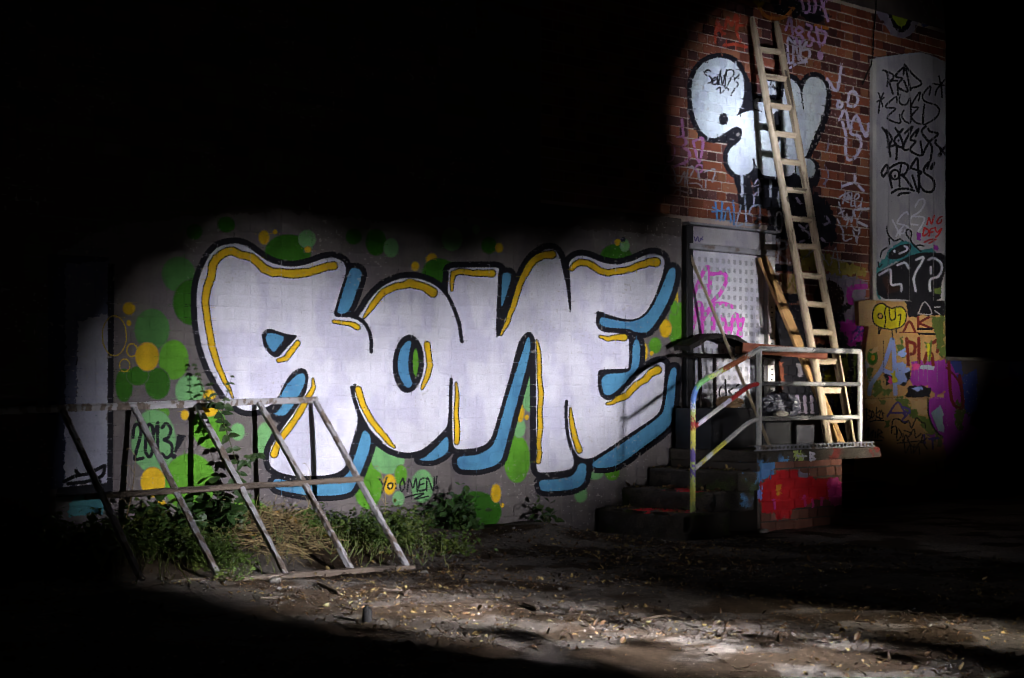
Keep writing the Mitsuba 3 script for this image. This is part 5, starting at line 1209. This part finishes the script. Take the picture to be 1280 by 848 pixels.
r = np.random.default_rng(11)
p = scatter(14000, r, lit_area); p[:, 2] += r.uniform(0.002, 0.012, len(p))
scene['leaf_litter'] = mikit.ply(soup(DRY, p, rots(len(p), .45, r), np.minimum(r.lognormal(-3.95, .45, len(p)), .042)), 'mat_litter'); labels['leaf_litter'] = {'label': 'dry brown and yellow leaf litter scattered over the dirt', 'category': 'leaves', 'kind': 'stuff'}
q_ = np.vstack([np.stack([r.uniform(SX[i] + .02, SX[i + 1], 90), r.uniform(YF + .05, -.04, 90), np.full(90, SZ[i] + .008)], 1) for i in range(3)])
scene['step_litter'] = mikit.ply(soup(DRY, q_, rots(len(q_), .5, r), r.lognormal(-3.8, .45, len(q_))), 'mat_litter'); labels['step_litter'] = {'label': 'dry leaf litter lying on the concrete steps', 'category': 'leaves', 'kind': 'stuff'}
STICK = [(np.array(m.vertices), np.array(m.faces)) for m in (tube([(0, 0, 0), (.4, .03, .02), (.7, -.02, .03), (1, .04, 0)], .016, 4), tube([(0, 0, 0), (.3, -.03, .03), (1, .02, .01)], .012, 4))]
p = scatter(3200, r, lit_area); p[:, 2] += .004
scene['twig_litter'] = mikit.ply(soup(STICK, p, rots(len(p), .10, r), r.lognormal(-3.0, .55, len(p))), 'mat_twig'); labels['twig_litter'] = {'label': 'thin dark twigs and stalks lying on the dirt', 'category': 'twigs', 'kind': 'stuff'}
PEB = []
for k in range(4):
    m = lumpy((1, .8, .55), (0, 0, 0), .15, k, 1, 1.4); PEB.append((np.array(m.vertices), np.array(m.faces)))
p = scatter(9000, r, lit_area)
scene['gravel'] = mikit.ply(soup(PEB, p, rots(len(p), .5, r), r.lognormal(-4.8, .55, len(p))), 'mat_gravel', True); labels['gravel'] = {'label': 'small grey grit and pebbles on the dirt', 'category': 'gravel', 'kind': 'stuff'}
for k, (x, y, s, lab) in enumerate(((344, 729, .075, 'pale stone lying in front of the second slat foot of the frame'), (308, 720, .03, 'small pale stone just behind the leftmost lit slat foot'), (530, 688, .06, 'angular grey stone right of the frame foot'), (700, 740, .03, 'small pale stone on the lit dirt below the third letter'),
                                    (905, 715, .035, 'small pale stone on the dark dirt left of the brick base'))):
    q = PG(x, y); solo('stone', lumpy((s, s * .8, s * .6), q + [0, 0, s * .18], .08, k + 30, 3, 1.6), 'mat_stone', lab, 'stone', smooth=40, group=None)
for k, (x0_, y0_, x1_, y1_, lab) in enumerate(((398, 732, 424, 744, 'short dark stick lying on the lit dirt in front of the frame'), (325, 751, 352, 750, 'pale flat stick at the edge of the dark foreground'), (480, 740, 502, 741, 'pale splinter of wood on the dirt below the frame end'),
                                               (655, 757, 672, 765, 'short brown stick lying in the middle of the lit dirt'), (800, 775, 850, 770, 'long thin twig on the lit dirt at right'))):
    a_, b_ = PG(x0_, y0_), PG(x1_, y1_); solo('stick', worn_bar(a_ + [0, 0, .012], b_ + [0, 0, .014], .018, .014, n=8, rough=.002, seed=70 + k), 'mat_frame_raw' if k in (1, 2) else 'mat_twig', lab, 'stick')
q = PG(459, 778)
st = sweep([q + [0, 0, h] for h in (-.01, .02, .045, .068, .078)], lambda i: np.stack([np.cos(np.arange(12) * np.pi / 6), np.sin(np.arange(12) * np.pi / 6)], 1) * (0.019, .023, .024, .019, .008)[i])
solo('stub_post', st, 'mat_post', 'small round topped black stub standing on the dirt in front of the frame', 'stub', smooth=35)
# a sapling outside the frame: its thin crown hangs in the tall lamp's beam and dapples the dirt
sp = thing('sapling', 'slender sapling outside the picture whose thin crown dapples the lit dirt', 'tree')
part(sp, 'trunk', tube([(4.9, -8.7, -.05), (4.95, -8.65, .8), (5.05, -8.6, 1.4), (5.45, -8.55, 1.72), (5.95, -8.5, 1.86)], [.03, .024, .018, .010, .005], 7), 'mat_twig')
r = np.random.default_rng(150); n = 60
pp = np.stack([r.normal(5.62, .22, n), r.normal(-8.52, .16, n), r.normal(1.76, .085, n)], 1); cl = np.round(pp * 4) / 4; pp = pp * .45 + cl * .55
part(sp, 'crown', soup(LEAVES, pp, rots(n, .5, r), r.uniform(.07, .13, n)), 'mat_bramble')
# rubble at the foot of the landing
for k, (x, y, w, h, lab) in enumerate(((1000, 652, .20, .05, 'flat slab of fallen plaster at the foot of the brick base'), (1028, 648, .16, .05, 'tilted grey plaster chunk at the right foot of the brick base'), (975, 655, .16, .06, 'mossy lump of rubble at the left foot of the brick base'), (955, 662, .09, .04, 'small dark rubble lump left of the mossy one'))):
    q = PG(x, y + 4); m = lumpy((w, w * .7, h), q + [0, 0, h * .3], .10, k + 50, 3, 1.8, .2); solo('rubble', m, 'mat_stone', lab, 'rubble', smooth=25)


# ================================================================= plants
def clump(name, label, cat, x, y, rx, ry, h, n, size, m, seed, stems=9, group=None, protos=LEAVES, droop=.5):
    """A bush: wiry stems from the ground with leaves crowded along their outer halves."""
    r = np.random.default_rng(seed); k = thing(name, label, cat, group)
    z0 = float(ground_z(x, y)); S = []; P, Rm, Sc = [], [], []
    for i in range(stems):
        a, d = r.uniform(0, 2 * np.pi), math.sqrt(r.uniform(0, 1))
        tip = np.array([x + rx * d * math.cos(a), min(y + ry * d * math.sin(a), -0.05), z0 + h * (1 - .55 * d * d) * r.uniform(.65, 1.1)])
        root = np.array([x + .35 * rx * d * math.cos(a), min(y + .35 * ry * d * math.sin(a), -0.06), z0 - .02])
        mid = (root + tip) / 2 + [r.normal(0, .04), r.normal(0, .03), h * .22]; mid[1] = min(mid[1], -0.04)
        t = np.linspace(0, 1, 9)[:, None]; c = (1 - t) ** 2 * root + 2 * t * (1 - t) * mid + t * t * tip
        S.append(tube(c, np.linspace(.006, .002, 9), 4))
        for j in range(n // stems):
            u = r.uniform(.12, 1.0); q = (1 - u) ** 2 * root + 2 * u * (1 - u) * mid + u * u * tip + r.normal(0, .055, 3) * [1, .8, .8]
            q[1] = min(q[1], -0.03); P.append(q); Sc.append(size * r.lognormal(0, .28))
    part(k, 'stem', trimesh.util.concatenate(S), 'mat_stem')
    part(k, 'foliage', soup(protos, np.array(P), rots(len(P), droop, r), Sc), m)
    return k


BR = 'brambles along the foot of the painted wall'
SH = [('shady bramble bush at the far left under the dark slats', 4.55, -.42, .42, .40, .26, 1360, 0.033), ('leafy bramble bush in front of the yellow dot, behind the leftmost lit slat', 4.98, -.40, .34, .34, .20, 1462, 0.033),
      ('low bramble patch in the frame between the first two lit slats', 5.22, -.62, .30, .30, .15, 1292, 0.028), ('bramble bush under the middle rail right of the straw mound', 6.35, -.22, .34, .20, .17, 1292, 0.030),
      ('dense bramble bush behind the lower half of the last two slats', 6.66, -.42, .36, .30, .18, 1785, 0.028), ('tall bramble bush right of the frame end under the pen signature', 7.0, -.24, .30, .20, .17, 1130, 0.030),
      ('low dark bramble patch right of the frame foot', 7.05, -.66, .30, .26, .09, 663, 0.026)]
for k, (lab, x, y, rx, ry, h, n, s) in enumerate(SH): clump('bramble_bush', lab, 'bush', x, y, rx, ry, h, n, s, 'mat_bramble', 100 + k, 11, None)
clump('bramble_bush', 'small bramble tuft in the dark under the big green dot', 'bush', 7.62, -.22, .26, .2, .24, 320, .05, 'mat_ivy', 120, 8)
clump('broadleaf_plant', 'broad leaved plant with large lobed leaves left of the leftmost lit slat', 'plant', 5.04, -.22, .25, .14, .30, 120, .085, 'mat_ivy', 121, 8, protos=[leaf(LOBED, .2, .1), leaf(LOBED, .05, .15)])
clump('broadleaf_plant', 'dark low plant between straw mound and the second lit slat', 'plant', 5.50, -.30, .2, .16, .26, 130, .075, 'mat_ivy', 122, 7, protos=[leaf(LOBED, .2, .1)])
clump('weed', 'small yellow green weed growing at the wall under the last letters', 'weed', 8.52, -.16, .10, .08, .20, 36, .065, 'mat_climber', 123, 4)
clump('weed', 'thin dark sprig on the wall base beside the big green dot', 'weed', 7.38, -.12, .10, .06, .26, 34, .06, 'mat_ivy', 124, 4)
clump('weed', 'small upright weed on the wall between the first and second lit slats', 'weed', 5.57, -.16, .09, .06, .40, 26, .085, 'mat_ivy', 125, 3)
clump('weed', 'tiny green weed on the dirt by the left foot of the frame', 'weed', 5.02, -1.12, .10, .08, .07, 60, .03, 'mat_bramble', 126, 5)
r = np.random.default_rng(140); n = 1500
gx_, gy_ = r.uniform(4.3, 6.95, n), -np.abs(r.normal(0, .38, n)) - .03; kk = r.uniform(0, 1, n) < np.where(np.abs(gx_ - 5.85) < .35, .3, .9); gx_, gy_ = gx_[kk], gy_[kk]; n = len(gx_)
tilt = np.empty((n, 3, 3))
for i in range(n):
    a, b_ = r.uniform(0, 6.283), r.uniform(.15, .9); X = np.array([math.sin(b_) * math.cos(a), -abs(math.sin(b_) * math.sin(a)), math.cos(b_)]); Yv = np.cross(X, (.3, 1, .2)); Yv /= np.linalg.norm(Yv); tilt[i] = np.stack([X, Yv, np.cross(X, Yv)], 1)
BLADE = leaf([(0, .018), (.4, .022), (.8, .012), (1, 0)], .25, .2)
scene['grass'] = mikit.ply(soup([BLADE], np.stack([gx_, gy_, ground_z(gx_, gy_)], 1), tilt, r.uniform(.05, .15, n)), 'mat_grass'); labels['grass'] = {'label': 'thin grass blades growing among the brambles at the wall', 'category': 'grass', 'kind': 'stuff'}
for k, (x, y, h, lab) in enumerate(((4.78, -.30, .55, 'dry bent stalk left of the leftmost lit slat'), (6.22, -.18, .40, 'dry stalk standing at the wall between the last two lit slats'), (6.95, -.12, .42, 'thin dry stalk under the pen signature'))):
    z = float(ground_z(x, y)); t = np.linspace(0, 1, 12)[:, None]
    c = np.array([x, y, z]) + t * np.array([.10 - .08 * k, -.05, h]) + np.sin(t * 3) * np.array([.03, .0, 0])
    st_ = thing('dry_stalk', lab, 'stalk'); part(st_, 'stem', tube(c, np.linspace(.004, .002, 12), 5), 'mat_straw')
    for u in (5, 7, 9, 11): part(st_, 'twig', tube([c[u], c[u] + [.05 * (-1) ** u, -.02, .05], c[u] + [.08 * (-1) ** u, -.03, .045]], .0018, 4), 'mat_straw')
# climber in front of the first letter
ck = thing('climbing_plant', 'sparse climbing plant with dark pointed leaves rising in front of the first letter', 'plant')
r = np.random.default_rng(77)
routes = [[P3(306, 655, .20), P3(304, 620, .20), P3(298, 585, .24), P3(285, 545, .26), P3(272, 512, .22), P3(262, 480, .14)], [P3(285, 545, .26), P3(276, 520, .28), P3(283, 495, .26), P3(290, 470, .2)], [P3(272, 512, .22), P3(255, 492, .16), P3(248, 470, .1), P3(243, 455, .08)],
          [P3(298, 585, .24), P3(312, 570, .28), P3(322, 568, .28)], [P3(304, 620, .2), P3(297, 605, .25), P3(293, 600, .25)]]
P_, D_, S_ = [], [], []
for rt in routes:
    c = chaikin(np.array(rt), False, 3) if False else np.array([np.array(rt)[0]] + [q for q in np.array(rt)[1:]])
    part(ck, 'stem', tube(np.stack([np.interp(np.linspace(0, len(c) - 1, 20), np.arange(len(c)), c[:, j]) for j in range(3)], 1), np.linspace(.004, .0015, 20), 5), 'mat_stem')
    for u in np.linspace(.12, 1, 2 + 2 * (len(rt) - 1)):
        q = np.array([np.interp(u * (len(c) - 1), np.arange(len(c)), c[:, j]) for j in range(3)])
        P_ += [q, q]; S_ += [r.uniform(.05, .085) * (1.0 if q[2] < 1.05 else .45)] * 2
n = len(P_); RM = np.empty((n, 3, 3))
for i in range(n):
    s = 1 if i % 2 else -1; a = r.normal(0, .5); dn = r.uniform(-.7, .15)
    X = np.array([s * math.cos(a), -.35 + .3 * math.sin(a), dn]); X /= np.linalg.norm(X)
    N_ = np.array([r.normal(0, .3), -1, .6 + r.normal(0, .3)]); Yv = np.cross(N_, X); Yv /= np.linalg.norm(Yv); RM[i] = np.stack([X, Yv, np.cross(X, Yv)], 1)
for i in range(n): part(ck, 'leaf', soup([leaf(OVATE, .25, .08)], [P_[i]], [RM[i]], [S_[i]]), 'mat_climber')
# straw mound
r = np.random.default_rng(88); n = 900
a = r.uniform(0, 2 * np.pi, n); d = np.sqrt(r.uniform(0, 1, n)); px_, py_ = 5.85 + .38 * d * np.cos(a), np.minimum(-.32 + .34 * d * np.sin(a), -.03)
pz_ = ground_z(px_, py_) + r.uniform(.003, .03, n)
scene['straw'] = mikit.ply(soup([(np.array(m.vertices), np.array(m.faces)) for m in (tube([(0, 0, 0), (.5, .06, .03), (1, 0, -.02)], .010, 3),)], np.stack([px_, py_, pz_], 1), rots(n, .3, r), r.uniform(.08, .22, n)), 'mat_straw')
labels['straw'] = {'label': 'dry straw lying over the small earth mound behind the frame', 'category': 'straw', 'kind': 'stuff'}
p = np.stack([r.normal(5.9, .4, 26), np.minimum(r.normal(-.25, .15, 26), -.05), np.zeros(26)], 1); p[:, 2] = ground_z(p[:, 0], p[:, 1]) + .015
scene['fallen_leaves'] = mikit.ply(soup(DRY[:3], p, rots(26, .5, r), r.uniform(.05, .09, 26)), 'mat_yellow_leaf'); labels['fallen_leaves'] = {'label': 'bright yellow fallen leaves on the earth mound at the wall', 'category': 'leaves', 'kind': 'stuff'}
# the bush outside the frame that dapples the near dirt
clump('shrub', 'leafy shrub outside the picture whose shadow dapples the near dirt', 'shrub', 6.98, -7.6, .36, .3, 1.08, 700, .08, 'mat_bramble', 130, 14)
